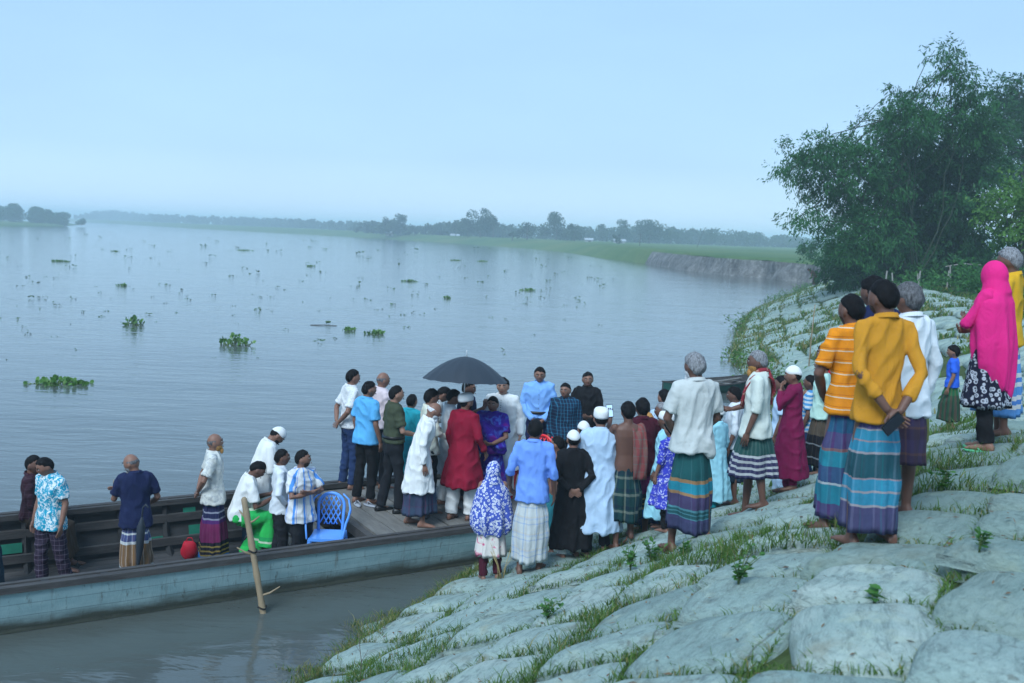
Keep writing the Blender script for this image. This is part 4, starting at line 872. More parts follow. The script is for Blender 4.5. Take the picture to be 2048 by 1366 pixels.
def skin(tone):
    if tone in _sk: return _sk[tone]
    b = {'d': (.135, .066, .047), 'm': (.22, .112, .078), 'l': (.32, .175, .125)}[tone]
    t = NT('skin '+tone); c = t.coord(); k = t.noise(c, 7, 4, .6); k2 = t.noise(c, 60, 3)
    col = t.mix(k, tuple(x*.78 for x in b), tuple(x*1.22 for x in b)); t.done(col, .5, t.bump(k2, .15, .004), .35)
    t.b.inputs['Subsurface Weight'].default_value = .08; t.b.inputs['Subsurface Radius'].default_value = (.01, .004, .002)
    _sk[tone] = t.mat; return t.mat
def hairm(kind):
    key = 'hair '+kind
    if key in _sk: return _sk[key]
    a, b = {'black': ((.003, .003, .004), (.012, .011, .012)), 'grey': ((.06, .06, .065), (.34, .35, .37)), 'white': ((.45, .46, .48), (.75, .76, .78)), 'salt': ((.02, .02, .022), (.18, .18, .19)), 'orange': ((.30, .13, .04), (.55, .30, .10)), 'stubble': ((.03, .02, .016), (.07, .05, .04))}[kind]
    t = NT(key); c = t.coord(); k = t.noise(t.mapping(c, (1, 1, .4)), 70, 4, .7)
    _sk[key] = t.done(t.mix(t.mr(k, .3, .7, 0, 1), a, b), .6, t.bump(k, .8, .008), .08); return _sk[key]
M_EYE = plain('eye', (.03, .025, .022), .25, .05); M_EYEW = plain('eye white', (.55, .53, .5), .35, .03); M_LIP = plain('lips', (.13, .045, .04), .5, .1)
M_CAP = plain('white knitted cap', (.74, .75, .74), .9, .06, 30, .4, bscale=160); M_SHOE = plain('black shoe', (.012, .012, .013), .4, .1)
M_SLIP = plain('brown slipper', (.06, .035, .025), .7, .15); M_SLIPG = plain('green slipper', (.10, .42, .22), .6, .15)

# ------------------------------------------------------------------ people
JOBS = []
def later(o, geo_V, geo_F, voxel, mat, post=None, smooth=3):
    """the pieces are fused into one surface in one go at the end"""
    JOBS.append((o, geo_V, geo_F, voxel, mat, post, smooth))
def superring(z, rx, ry, yo=0., m=20, e=2.5, xo=0.):
    th = np.linspace(0, 2*math.pi, m, endpoint=False); c, s = np.cos(th), np.sin(th)
    return np.stack([xo+rx*np.sign(c)*np.abs(c)**(2/e), yo+ry*np.sign(s)*np.abs(s)**(2/e), np.full(m, z)], 1)
ARM = {   # right arm: elbow, wrist, hand direction, palm normal, curl
 'down': ((.222, -.025, 1.125), (.232, .055, .885), (0, .22, -1), (-1, .1, 0), .35),
 'behind': ((.240, -.125, 1.13), (.055, -.185, .965), (-1, -.05, -.55), (0, -1, .1), .5),
 'front': ((.235, .03, 1.12), (.07, .19, .93), (-.9, .2, -.6), (0, -1, 0), .5),
 'cross': ((.245, .11, 1.14), (-.02, .215, 1.19), (-1, -.05, .1), (0, -.7, .6), .4),
 'phone': ((.23, .13, 1.13), (.10, .33, 1.27), (-.25, .75, .55), (-.5, -.7, .3), .7),
 'low': ((.24, .05, 1.12), (.12, .26, 1.05), (-.5, .85, .05), (-.5, -.3, .7), .7),
 'reach': ((.27, .10, 1.16), (.24, .34, 1.02), (-.1, .9, -.4), (-1, 0, 0), .35),
 'point': ((.29, .16, 1.2), (.27, .42, 1.09), (-.1, 1, -.15), (-1, 0, 0), .3),
 'face': ((.20, .17, 1.17), (.05, .17, 1.38), (-.5, -.1, .8), (0, -1, .2), .6),
 'hip': ((.31, -.05, 1.15), (.19, .06, 1.0), (-.5, .7, -.3), (-1, 0, 0), .6),
 'side': ((.25, -.02, 1.14), (.27, .12, .93), (-.1, .5, -.8), (-1, 0, 0), .5),
}
def smooth01(x): x = np.clip(x, 0, 1); return x*x*(3-2*x)
def head_fn(V):
    x, y, z = V[:, 0].copy(), V[:, 1].copy(), V[:, 2].copy(); lo = np.maximum(-z, 0); fr = np.maximum(y, 0)
    x2 = x*(1-.22*lo**1.3)*(1+.05*np.maximum(z, 0)*(1-z)); y2 = y*np.where(y > 0, 1-.06*lo, 1-.42*np.clip(lo-.15, 0, 1))
    y2 += fr*(.22*np.exp(-(x/.15)**2)*np.where(z < -.22, np.exp(-((z+.22)/.10)**2), np.exp(-((z+.22)/.26)**2)))          # nose
    y2 -= fr*.11*np.exp(-((np.abs(x)-.40)/.17)**2-((z-.06)/.11)**2)                                                     # eye sockets
    y2 += fr*.05*np.exp(-((z-.22)/.09)**2-(x/.6)**2)+fr*.055*np.exp(-((z+.52)/.08)**2-(x/.26)**2)+fr*.09*np.exp(-((z+.86)/.16)**2-(x/.4)**2)
    x2 += np.sign(x)*.06*np.exp(-((z+.12)/.16)**2-((y-.62)/.25)**2)
    return np.stack([x2, y2, z], 1)
HR = np.array([.079, .097, .114])
def person(pid, x, y, z, h, face, label, top=None, bottom=None, arms=('down', 'down'), hair='black', style='short', cap=None, beard=None, tone='m', lean=0, yaw=0, nod=0, step=0.04,
           feet='bare', fat=1.0, head=1.0, drop=0.0, legs=None, group=None, name='person', faced=False, extra=None, tilt=0.0, cat='person', fz=(0, 0)):
    s = h/1.7; K = s
    root = link(name, None, loc=(x, y, z), rot=(0, R(tilt), R(face))); tag(root, label, cat, group)
    near = math.hypot(x, y) < 9.5
    lean_r = R(lean)
    def bend(P, rigid=False):
        P = np.asarray(P, float).copy(); one = P.ndim == 1; P = np.atleast_2d(P)
        a = lean_r*(np.ones(len(P)) if rigid else smooth01((P[:, 2]-.95)/.35)); c, q = np.cos(a), np.sin(a); dy, dz = P[:, 1], P[:, 2]-.95
        P[:, 1], P[:, 2] = dy*c+dz*q, .95+dz*c-dy*q
        P[:, 2] -= drop*smooth01((P[:, 2]-.55)/.4) if not rigid else drop
        return P[0] if one else P
    A = []                                                      # arms
    for side, nm in ((1, arms[1]), (-1, arms[0])):
        e, w, hd, pn, cu = ARM[nm] if isinstance(nm, str) else nm
        f = np.array([side, 1, 1.]); sh = np.array([.158*side*(.5+.5*fat), -.005, 1.40])
        A.append((bend(sh, True), bend(np.array(e)*f, True), bend(np.array(w)*f, True), np.array(hd)*f, np.array(pn)*f, cu, side))
    L = []                                                      # legs
    for side in (1, -1):
        if legs: hp, kn, an = [np.array(p)*np.array([side if len(legs) == 3 else 1, 1, 1]) for p in (legs if len(legs) == 3 else legs[0 if side == 1 else 1])]
        else:
            fy = step*side; hp = np.array([.085*side, 0, .92]); an = np.array([(.10+abs(step)*.1)*side, fy-.03, .075+fz[0 if side == 1 else 1]]); kn = (hp+an)/2+np.array([.005*side, .03, .03])
        L.append((hp, kn, an, side))
    hd_c = np.array([0, .025, 1.575]); nk = np.array([0, -.008, 1.44])
    Mh = rotz(R(yaw)) @ rotx(R(-nod))
    piv = np.array([0, -.03, -.09])
    def headp(P): return bend((np.asarray(P)*head-piv) @ Mh.T+piv+hd_c+np.array([0, 0, .09*(head-1)]), True)
    # ---- body, one skin
    B = Geo()
    def ring3(zv, rx, ry, yo=0): return bend(superring(zv, rx, ry, yo, 14))
    if top and top.get('bare'): tor = [(.86, .13, .10), (.95, .15, .105), (1.08, .132, .09), (1.2, .15, .10), (1.3, .165, .108), (1.38, .165, .095), (1.425, .12, .07), (1.45, .06, .055)]
    else: tor = [(.86, .11, .08), (.95, .12, .085), (1.1, .11, .075), (1.3, .14, .085), (1.40, .14, .07), (1.44, .07, .05)]
    B.loft([ring3(a, b*fat, c*fat) for a, b, c in tor])
    B.tube(np.array([bend(np.array([0, -.02, 1.38])), bend(nk), headp((0, -.02, -.05))]), [.06, .054, .055], 12)
    B.add(headp(_HV*HR), _HF)
    for sx in (-1, 1): B.add(headp(_EV*np.array([.012, .026, .033])@rotz(R(18*sx)).T+np.array([.077*sx, -.006, -.008])), _EF)
    Fg = Geo()                                                  # fingers join the finished skin
    for sh, el, wr, hdv, pn, cu, side in A:
        up = sh+(el-sh)*.5; fo = el+(wr-el)*.35
        sk = 0 if (not top or top.get('bare')) else {'none': 0, 'short': 1}.get(top.get('sleeve', 'short'), 2)
        B.tube([sh, up, el, fo, wr], [.052*fat*(.72 if sk else 1), .045*fat*(.85 if sk else 1), .038*(.85 if sk == 2 else 1), .039*(.9 if sk == 2 else 1), .026], 10)
        M = frame(hdv, pn); pc = wr+M[:, 1]*.05
        B.ell(pc, (.039, .056, .017), M, 10, 7)
        for k, (xo, ln) in enumerate(((-.030, .062), (-.0105, .075), (.0095, .072), (.029, .056))):
            p0 = wr+M @ np.array([xo, .088, 0]); c1 = cu*.7; c2 = cu*1.6
            d1 = M @ np.array([xo*.6, math.cos(c1), math.sin(c1)]); d2 = M @ np.array([xo*.3, math.cos(c2), math.sin(c2)])
            Fg.tube([p0-d1*.02, p0, p0+d1*ln*.5, p0+d1*ln*.5+d2*ln*.5], [.0095, .0095, .0085, .007], 6)
        tx = M @ np.array([-side*.034, .028, .004]); d1 = M @ np.array([-side*.75, .6, .3]); d2 = M @ np.array([-side*.3, .9, .45])
        Fg.tube([tx-d1*.02, tx+d1*.03, tx+d1*.03+d2*.03], [.013, .0105, .008], 6)
    for hp, kn, an, side in L:
        B.tube([hp, (hp*.5+kn*.5), kn, kn*.62+an*.38+np.array([0, -.014, 0]), an*.9+kn*.1, an-np.array([0, 0, .02])], np.array([.075, .066, .048, .050, .034, .036])*(np.array([.75, .72, .72, .72, .9, 1]) if bottom and bottom['k'] in ('pants', 'lap') else np.array([.6, .75, .9, 1, 1, 1])), 10)
        yaw_f = R(-9*side); F_ = rotz(yaw_f); q = []
        for fy, wx, hz_ in ((-.065, .028, .03), (-.04, .033, .05), (.0, .034, .055), (.05, .037, .036), (.10, .043, .026), (.14, .041, .019), (.165, .03, .014)):
            th = np.linspace(0, 2*math.pi, 10, endpoint=False)
            q.append(np.stack([np.cos(th)*wx, np.full(10, fy), np.maximum(np.sin(th), -.75)*hz_+hz_*.75+.004], 1) @ F_.T+np.array([an[0], an[1], an[2]-.075]))
        B.loft(q)
        if feet == 'bare' or feet in ('slip', 'slipg'):
            for k in range(5): tp = np.array([(-.03+.015*k)*1.0, .168-.006*abs(k-(1 if side < 0 else 3))*1.6, .013]) @ F_.T+np.array([an[0], an[1], an[2]-.075]); Fg.ell(tp, (.009, .015, .010), F_, 6, 4)
    Bv = np.concatenate(B.V)*K
    body = link('body', None if False else bpy.data.meshes.new('body'), root)
    fv, ff = (np.concatenate(Fg.V)*K, Fg.F)
    def post_body(V, F): return V, F, fv, ff
    later(body, Bv, B.F, (.0085 if near else .0115)*max(.8, K), skin(tone), post_body, 1)
    # ---- head: hair, cap, beard, face
    def shell(nm, mask, amt, mat, nu=26, nvv=18, jit=.02, zs=1.0):
        V = _HS.copy(); base = head_fn(V); jz = .07*waves(V, pid*3+1, 5, 5, 16); m = smooth01(mask(V[:, 0], V[:, 1], V[:, 2]+(jz if nm == 'hair' and not cap else 0))); r = .90+(amt*(.85-.35*np.clip(V[:, 2]-.3, 0, 1) if nm == 'hair' else 1)+.10)*m+jit*m*waves(V, pid*7+3, 5, 7, 18)
        G = Geo(); G.add(headp(base*r[:, None]*HR)*K, _HSF); G.build(nm, mat, root)
    hl = lambda X, Y, Z: Z*.0+1
    if style == 'short': shell('hair', lambda X, Y, Z: ((Z-(.52*np.clip(Y+.25, -.4, 1)**1.0*1.0+.02-.55*np.clip(-Y-.1, 0, .8)))/.10), .115 if not cap else .05, hairm(hair), jit=.035 if not cap else .008)
    elif style == 'bald': shell('hair', lambda X, Y, Z: np.minimum((Z+.35+.25*np.clip(Y, -1, 1))/.12, np.minimum((.42-Z)/.15, (.30-Y)/.15)), .05, hairm(hair), jit=.012)
    elif style == 'thick': shell('hair', lambda X, Y, Z: ((Z-(.46*np.clip(Y+.25, -.4, 1)-.05-.62*np.clip(-Y-.1, 0, .8)))/.12), .18, hairm(hair), jit=.05)
    elif style == 'bun':
        shell('hair', lambda X, Y, Z: ((Z-(.70*np.clip(Y+.2, -.4, 1)-.2-.6*np.clip(-Y-.1, 0, .8)))/.12), .10, hairm(hair)); G = Geo(); G.ell((0, 0, 0), (.05, .045, .05), nu=12, nv=8); V = headp(np.concatenate(G.V)+np.array([0, -.11, -.03]))*K; G.V = [V]; G.build('hair_bun', hairm(hair), root)
    if beard: shell('beard', lambda X, Y, Z: np.minimum((-.36-Z-.30*np.clip(.5-Y, 0, 1)+.25*np.clip(np.abs(X)-.45, 0, 1))/.12, (Y+.05)/.2)*1.0, {'stubble': .025, 'salt': .06}.get(beard, .09), hairm(beard), jit=.02)
    if beard in ('orange', 'white', 'grey'):
        G = Geo(); G.ell((0, 0, 0), (.034, .026, .045), nu=12, nv=8); V = headp(np.concatenate(G.V)+np.array([0, .072, -.112]))*K; G.V = [V]; G.build('beard_tip', hairm(beard), root)
    if cap == 'tupi':
        G = Geo(); rg = [(.028, 1.10), (.05, 1.12), (.10, 1.06), (.118, .92), (.126, .6), (.127, .15)]
        G.loft([headp(superring(zc, .079*k, .1*k, -.008, 26, 2.1) @ rotx(R(8)).T)*K for zc, k in rg]); G.build('cap', M_CAP, root)
    elif cap == 'dome': shell('cap', lambda X, Y, Z: (Z-.18-.10*Y)/.07, .12, M_CAP, jit=.004)
    if faced:
        for sx in (-1, 1):
            G = Geo(); G.ell((0, 0, 0), (.0125, .006, .006), nu=10, nv=6); G.V = [headp(np.concatenate(G.V)+np.array([.031*sx, .0865, .008]))*K]; ew = G.build('eye', M_EYEW, root)
            G = Geo(); G.ell((0, 0, 0), (.006, .004, .006), nu=8, nv=5); G.V = [headp(np.concatenate(G.V)+np.array([.031*sx, .0915, .008]))*K]; G.build('iris', M_EYE, ew)
            G = Geo(); G.tube([(.014*sx, .097, .026), (.032*sx, .097, .031), (.050*sx, .083, .025)], [.0045, .005, .003], 6); G.V = [headp(np.concatenate(G.V))*K]; G.build('eyebrow', hairm('black' if hair != 'white' else 'grey'), root)
        G = Geo(); G.ell((0, 0, 0), (.022, .006, .0075), nu=10, nv=6); G.V = [headp(np.concatenate(G.V)+np.array([0, .0985, -.061]))*K]; G.build('lips', M_LIP, root)
    # ---- lower garment
    lr = np.random.default_rng(pid*13+1)
    if bottom and bottom['k'] == 'lungi':
        zt, zb = bottom.get('top', 1.0), bottom.get('hem', .10); m, n = 72, 22; ph = lr.uniform(0, 6.3, 6); rings, uv = [], []
        wid = bottom.get('w', 1.0); th = np.linspace(0, 2*math.pi, m, endpoint=False); c0 = bottom.get('pleat', math.pi/2)
        for i in range(n):
            f = i/(n-1); zz = zt+(zb-zt)*f
            rx = (.126+.062*smooth01(f*1.5)+.01*f)*fat*wid*(1-.10*smooth01((f-.4)*1.7)); ry = (.094+.046*smooth01(f*1.5)+.012*f)*fat*wid+abs(step)*f*.8
            fold = f**.8*(.016*np.sin(5*th+ph[0]+1.6*f+.8*np.sin(2*th))+.013*np.sin(9*th+ph[1]-1.5*f+np.sin(3*th))+.008*np.sin(15*th+ph[2]+2*f))
            d = np.angle(np.exp(1j*(th-c0))); fold += .045*np.exp(-(d/.30)**2)*f**.6*(1-.3*f)+.018*np.exp(-((d-.35)/.1)**2)*f
            fold += .013*np.sin(zz*24+3*np.sin(th+ph[3]))*(.4+.6*np.cos(th+ph[4]))*f*(1-f)*2.5
            yc = step*.0; q = np.stack([rx*np.cos(th)+fold*np.cos(th), ry*np.sin(th)+fold*np.sin(th)+yc, np.full(m, zz)+(.012*np.sin(2*th+ph[5])*f)], 1)
            rings.append(bend(q)); uv.append(np.stack([(th/(2*math.pi))*1.35, np.full(m, (zz-zb)*K)], 1))
        inner = rings[-1].copy(); inner[:, :2] *= .95; inner[:, 2] += .004; up = inner.copy(); up[:, 2] += .12; up[:, :2] *= .93
        rings += [inner, up]; uv += [uv[-1], uv[-1]]
        G = Geo(); G.loft(np.array(rings)*K, cap=False, uv=np.concatenate(uv)); G.build('lungi' if bottom.get('nm') is None else bottom['nm'], bottom['m'], root)
    elif bottom and bottom['k'] == 'pants':
        G = Geo(); G.loft([bend(superring(a, b*fat, c*fat, 0, 18)) for a, b, c in ((.80, .145, .11), (.88, .16, .12), (.96, .158, .115), (1.03, .145, .105))])
        lw = bottom.get('w', 1.0); he = bottom.get('hem', .045)
        for hp, kn, an, side in L:
            lo_ = an+(kn-an)*max(0, (he-.06)/.42)*1.0
            G.tube([hp+np.array([0, 0, -.02]), hp*.5+kn*.5, kn, kn*.5+lo_*.5, lo_], [.092*min(lw, 1.0), .088*min(lw, 1.12), .070*lw, .066*lw, .062*lw], 14, round_=False)
        o = link(bottom.get('nm') or 'trousers', bpy.data.meshes.new('trousers'), root)
        def post_p(V, F, sd=pid*5+2): 
            N = normals(V, F); w = 1.2-2.2*np.abs(waves(V/K, sd, 5, 14, 36, (1, 1, 1.2))); return V+N*(w*.006*K)[:, None], F, None, None
        later(o, np.concatenate(G.V)*K, G.F, .0125*max(.8, K), bottom['m'], post_p, 3)
    elif bottom and bottom['k'] == 'lap':                        # cloth over bent legs
        G = Geo(); G.loft([bend(superring(a, b*fat, c*fat, 0, 18)) for a, b, c in ((.82, .16, .13), (.92, .17, .13), (1.0, .15, .11))])
        kk = [(hp, kn, an) for hp, kn, an, sd in L]
        for hp, kn, an in kk: G.tube([hp, hp*.5+kn*.5, kn, kn*.5+an*.5, an+np.array([0, 0, bottom.get('hem', .1)])], [.12, .115, .105, .11, .115], 14, round_=False)
        c = [(a+b)/2 for a, b in zip(kk[0], kk[1])]
        G.tube([c[0], c[0]*.5+c[1]*.5, c[1]-np.array([0, .03, .02]), c[1]*.5+c[2]*.5, c[2]+np.array([0, 0, bottom.get('hem', .1)])], [.13, .12, .10, .10, .10], 14, round_=False)
        o = link(bottom.get('nm') or 'lungi', bpy.data.meshes.new('lungi'), root)
        def post_l(V, F, sd=pid*5+2):
            N = normals(V, F); w = waves(V/K, sd, 7, 14, 40, (1.5, 1, .5)); return V+N*(w*.009*K)[:, None], F, None, None
        later(o, np.concatenate(G.V)*K, G.F, .013, bottom['m'], post_l, 3)
    # ---- upper garment
    if top and not top.get('bare'):
        hem = top.get('hem', .84); sl = top.get('sleeve', 'short'); fl = top.get('flare', 1.0); tf = fat*top.get('loose', 1.0)
        prof = [(1.475, .062, .062, -.012), (1.455, .095, .075, -.01), (1.43, .135, .086, -.006), (1.39, .165, .100, 0), (1.33, .172, .113, .004), (1.25, .168, .118, .006), (1.15, .160, .114, .004), (1.06, .158, .112, 0), (.97, .174, .134, 0), (.88, .188, .150, 0)]
        rg = [p for p in prof if p[0] > hem+.03]; zl, rx, ry, yo = rg[-1]
        k = 0
        while zl-.09 > hem+.02: zl -= .09; k += 1; rg.append((zl, rx+.010*k*fl, ry+.012*k*fl, 0))
        zf = rg[-1]; rg.append((hem, zf[1]+.008*fl, zf[2]+.008*fl, 0))
        G = Geo(); G.loft([bend(superring(a, b*tf, c*tf, d, 22)) for a, b, c, d in rg[::-1]])
        for sh, el, wr, hdv, pn, cu, side in A:
            ins = sh+np.array([-side*.06, 0, .012])
            if sl == 'short': pts = [ins, sh, sh+(el-sh)*.4, sh+(el-sh)*.78]; rd = [.060, .062, .063, .066]
            elif sl == 'elbow': pts = [ins, sh, sh+(el-sh)*.5, el, el+(wr-el)*.15]; rd = [.060, .062, .060, .055, .058]
            elif sl == 'threeq': pts = [ins, sh, sh+(el-sh)*.5, el, el+(wr-el)*.4, el+(wr-el)*.66]; rd = [.053, .053, .047, .043, .041, .044]
            elif sl == 'roll': pts = [ins, sh, sh+(el-sh)*.5, el, el+(wr-el)*.28]; rd = [.058, .059, .053, .048, .050]
            else: pts = [ins, sh, sh+(el-sh)*.5, el, el+(wr-el)*.5, el+(wr-el)*.95]; rd = [.060, .062, .056, .050, .045, .041]
            if sl != 'none': G.tube(pts, np.array(rd)*(.55+.45*tf), 14, round_=False)
        for ex in top.get('add', []): ex(G, bend)
        o = link(top.get('nm') or 'shirt', bpy.data.meshes.new('shirt'), root); amp = top.get('wr', 1.0)
        ph2 = lr.uniform(0, 6.3, 4)
        def post_s(V, F, sd=pid*5+3):
            N = normals(V, F); P = V/K; a_ = waves(P, sd, 5, 18, 48, (1, 1, .8)); w = 1.3-2.4*np.abs(a_)+.35*waves(P, sd+1, 6, 35, 70)
            th = np.arctan2(P[:, 1], P[:, 0]); lowf = smooth01((1.0-P[:, 2])/.6)
            fold = lowf*(.016*np.sin(6*th+ph2[0]+P[:, 2]*2)+.010*np.sin(10*th+ph2[1]-P[:, 2]*3))
            return V+N*((np.clip(w, -.75, 1.3)*(.0075 if near else .0078)*amp+fold*top.get('folds', 1.0))*K)[:, None], F, None, None
        later(o, np.concatenate(G.V)*K, G.F, (.0115 if near else .0135)*max(.8, K), top['m'], post_s, 3)
        cm = top.get('cm') or top['m']
        if top.get('collar', True):
            G = Geo(); q = []
            for zz, k_ in ((1.445, 1.05), (1.478, .98), (1.482, 1.06), (1.452, 1.24)): q.append(bend(superring(zz, .066*k_, .066*k_, -.012, 20, 2)+np.array([0, .0, 0])*0+np.stack([np.zeros(20), np.zeros(20), -.018*np.sin(np.linspace(0, 2*math.pi, 20, endpoint=False))], 1)))
            G.loft(np.array(q)*K, cap=False); G.build('collar', cm, root)
        if top.get('placket'):
            G = Geo(); zz = np.linspace(1.43, max(hem+.02, .9 if top['placket'] == 'full' else 1.22), 8); yo = lambda a: np.interp(a, [.85, .97, 1.15, 1.25, 1.39, 1.43], [.145, .138, .134, .142, .118, .098])*tf
            for a in zz[1::1]: G.ell(bend(np.array([0, yo(a)+.004, a]))*K, np.array([.006, .004, .006])*K, nu=6, nv=4)
            G.build('buttons', top.get('btn') or M_SHOE, root)
        if top.get('belt'):
            G = Geo(); G.loft([bend(superring(a, .155*fat*b, .118*fat*b, 0, 24))*K for a, b in ((1.005, 1.0), (1.005, 1.13), (1.045, 1.12), (1.045, 1.0))], cap=False); G.build('belt', M_SHOE, root)
    # ---- footwear
    for hp, kn, an, side in L:
        F_ = rotz(R(-9*side)); o0 = np.array([an[0], an[1], an[2]-.075])
        if feet in ('slip', 'slipg', 'sandal'):
            G = Geo(); th = np.linspace(0, 2*math.pi, 18, endpoint=False); out = np.stack([np.cos(th)*.05*(1+.12*np.sin(th)), .055+np.sin(th)*.14, np.zeros(18)], 1)
            G.loft([(out+np.array([0, 0, zz])) @ F_.T+o0 for zz in (-.016, .004)]); G.tube((np.array([(-.045, .03, .0), (-.02, .09, .045), (0, .125, .012), (.02, .09, .045), (.045, .03, .0)]) @ F_.T)+o0, .008, 6)
            G.V = [v*K for v in G.V]; G.build('sandal', M_SLIPG if feet == 'slipg' else M_SLIP, root)
        elif feet == 'shoe':
            G = Geo(); q = []
            for fy, wx, hz_ in ((-.08, .03, .05), (-.06, .042, .078), (.0, .045, .085), (.05, .045, .06), (.11, .05, .045), (.16, .047, .036), (.195, .025, .02)):
                th = np.linspace(0, 2*math.pi, 12, endpoint=False); q.append(np.stack([np.cos(th)*wx, np.full(12, fy), np.maximum(np.sin(th), -.6)*hz_*.62+hz_*.38], 1) @ F_.T+o0)
            G.loft(np.array(q)*K); G.build('shoe', M_SHOE, root)
    if extra: extra(root, bend, headp, K, A, L)
    return root
def normals(V, F):
    a, b, c, d = V[F[:, 0]], V[F[:, 1]], V[F[:, 2]], V[F[:, 3]]; n = np.cross(c-a, d-b); N = np.zeros_like(V)
    for k in range(4): np.add.at(N, F[:, k], n)
    return N/(np.linalg.norm(N, axis=1)[:, None]+1e-12)
_g = Geo(); _g.ell((0, 0, 0), (1, 1, 1), nu=28, nv=22); _HS = np.concatenate(_g.V); _HSF = _g.F; _HV = head_fn(_HS); _HF = _g.F
_g = Geo(); _g.ell((0, 0, 0), (1, 1, 1), nu=8, nv=6); _EV = np.concatenate(_g.V); _EF = _g.F
def run_jobs():
    tmp = []
    for o, V, F, vx, mat, post, sm in JOBS:
        me = make_mesh('raw', V, F); o.data = me
        r = o.modifiers.new('fuse', 'REMESH'); r.mode = 'VOXEL'; r.voxel_size = vx
        if sm: q = o.modifiers.new('smooth', 'SMOOTH'); q.iterations = sm; q.factor = .5
    bpy.context.view_layer.update(); dg = bpy.context.evaluated_depsgraph_get()
    for o, V, F, vx, mat, post, sm in JOBS:
        ev = o.evaluated_get(dg).data; n = len(ev.vertices); co = np.empty(n*3); ev.vertices.foreach_get('co', co); co = co.reshape(-1, 3)
        li = np.empty(len(ev.loops), np.int32); ev.loops.foreach_get('vertex_index', li); tmp.append((co, li.reshape(-1, 4) if len(li) == 4*len(ev.polygons) else None))
    for (o, V, F, vx, mat, post, sm), (co, q) in zip(JOBS, tmp):
        o.modifiers.clear()
        ev_, ef_ = None, None
        if post: co, q, ev_, ef_ = post(co, q)
        if ev_ is not None:
            ef4 = np.array([f if len(f) == 4 else (list(f)+[f[-1]]*4)[:4] for f in ef_ if len(f) <= 4]); nq = len(co)
            caps = [tuple(i+nq for i in f) for f in ef_ if len(f) > 4]
            tri = [tuple(c[0:1]+(c[i], c[i+1])) for c in caps for i in range(1, len(c)-1)]
            me = bpy.data.meshes.new(o.name); Vv = np.concatenate([co, ev_]); faces = q.tolist()+[tuple(int(i)+nq for i in f) for f in ef_ if len(f) <= 4]+tri
            me.from_pydata(Vv.tolist(), [], faces); me.update(); me.polygons.foreach_set('use_smooth', np.ones(len(me.polygons), bool)); me.materials.append(mat)
        else: me = make_mesh(o.name, co, q, mats=[mat])
        old = o.data; o.data = me; bpy.data.meshes.remove(old)
# ------------------------------------------------------------------ clothes cut for particular people
def veil(mat, rings, nm='headscarf', grow=1.2, seed=3, arm=None, hemf=None):
    def f(root, bend, headp, K, A, L):
        G = Geo(); G.add(headp(_HS*HR*np.array([grow, grow*.98, grow])+np.array([0, -.012, .0])), _HSF)
        G.tube(np.array([headp((0, -.02, -.02)), bend(np.array([0, -.01, 1.42]))]), [.095, .13], 16)
        G.loft([bend(superring(a, b, c, d, 24, 2.2)) for a, b, c, d in rings])
        for ar in (arm or []): G.tube(*ar, 14)
        o = link(nm, bpy.data.meshes.new(nm), root)
        def post(V, F):
            N = normals(V, F); P = V/K; th = np.arctan2(P[:, 1], P[:, 0]); lo = smooth01((1.4-P[:, 2])/.6)
            w = waves(P, seed, 7, 14, 40, (1, 1, .5)); fold = lo*(.016*np.sin(7*th+1+P[:, 2]*3)+.011*np.sin(12*th+P[:, 2]*2))
            V = V+N*((w*.006+fold)*K)[:, None]
            if hemf is not None: V = hemf(V/K)*K
            return V, F, None, None
        later(o, np.concatenate(G.V)*K, G.F, .0125, mat, post, 3)
    return f
def strip(G, pts, wdir, w, th=.012):
    pts = np.array(pts, float); n = len(pts); T = np.gradient(pts, axis=0); T /= np.linalg.norm(T, axis=1)[:, None]; q = []
    for i in range(n):
        d = np.array(wdir[i] if isinstance(wdir[0], (tuple, list)) else wdir, float); d -= T[i]*(d@T[i]); d /= np.linalg.norm(d); nn = np.cross(T[i], d)
        row = []
        for k in range(9): a = -1+k/4; row.append(pts[i]+d*a*w/2+nn*(th*.5+.012*math.sin(a*5+i*.7)))
        for k in range(8, -1, -1): a = -1+k/4; row.append(pts[i]+d*a*w/2+nn*(-th*.5+.012*math.sin(a*5+i*.7)))
        q.append(row)
    G.loft(q)
def shawl(mat, paths, nm='shawl'):
    def f(root, bend, headp, K, A, L):
        G = Geo()
        for pts, wd, w in paths:
            t = np.linspace(0, 1, len(pts)); tt = np.linspace(0, 1, 20); P = np.stack([np.interp(tt, t, np.array(pts)[:, k]) for k in range(3)], 1)
            for _ in range(2): P[1:-1] = (P[:-2]+P[1:-1]*2+P[2:])/4
            strip(G, bend(P), wd, w)
        G.V = [v*K for v in G.V]; G.build(nm, mat, root)
    return f
def held_phone(world_root, K, wr, hd, pn, label, dx=(0, 0, 0), lit=True):
    M = frame(hd, pn); g = Geo(); c = (wr+M[:, 1]*.10+M[:, 2]*.02)*K+np.array(dx)
    Rm = rotz(world_root.rotation_euler.z); loc = Rm @ c+np.array(world_root.location)
    ro = link('phone', None, loc=loc, rot=(0, 0, world_root.rotation_euler.z)); tag(ro, label, 'phone')
    g.box((0, 0, 0), (.075, .15, .009), M); g.build('case', M_SHOE, ro, smooth=False)
    t = NT('phone screen'); t.done((.2, .3, .45), .2, None, .5); t.b.inputs['Emission Color'].default_value = (.35, .55, .8, 1); t.b.inputs['Emission Strength'].default_value = .5
    if not lit: t = NT('dark phone glass'); t.done((.01, .012, .02), .15, None, .5)
    g = Geo(); g.box(M[:, 2]*.006, (.066, .135, .002), M); g.build('screen', t.mat, ro, smooth=False)
def phone_extra(side, label):
    def f(root, bend, headp, K, A, L):
        a = [q for q in A if q[6] == side][0]; held_phone(root, K, a[2], a[3], a[4], label)
    return f
def multi(*fs):
    def f(*a):
        for q in fs: q(*a)
    return f
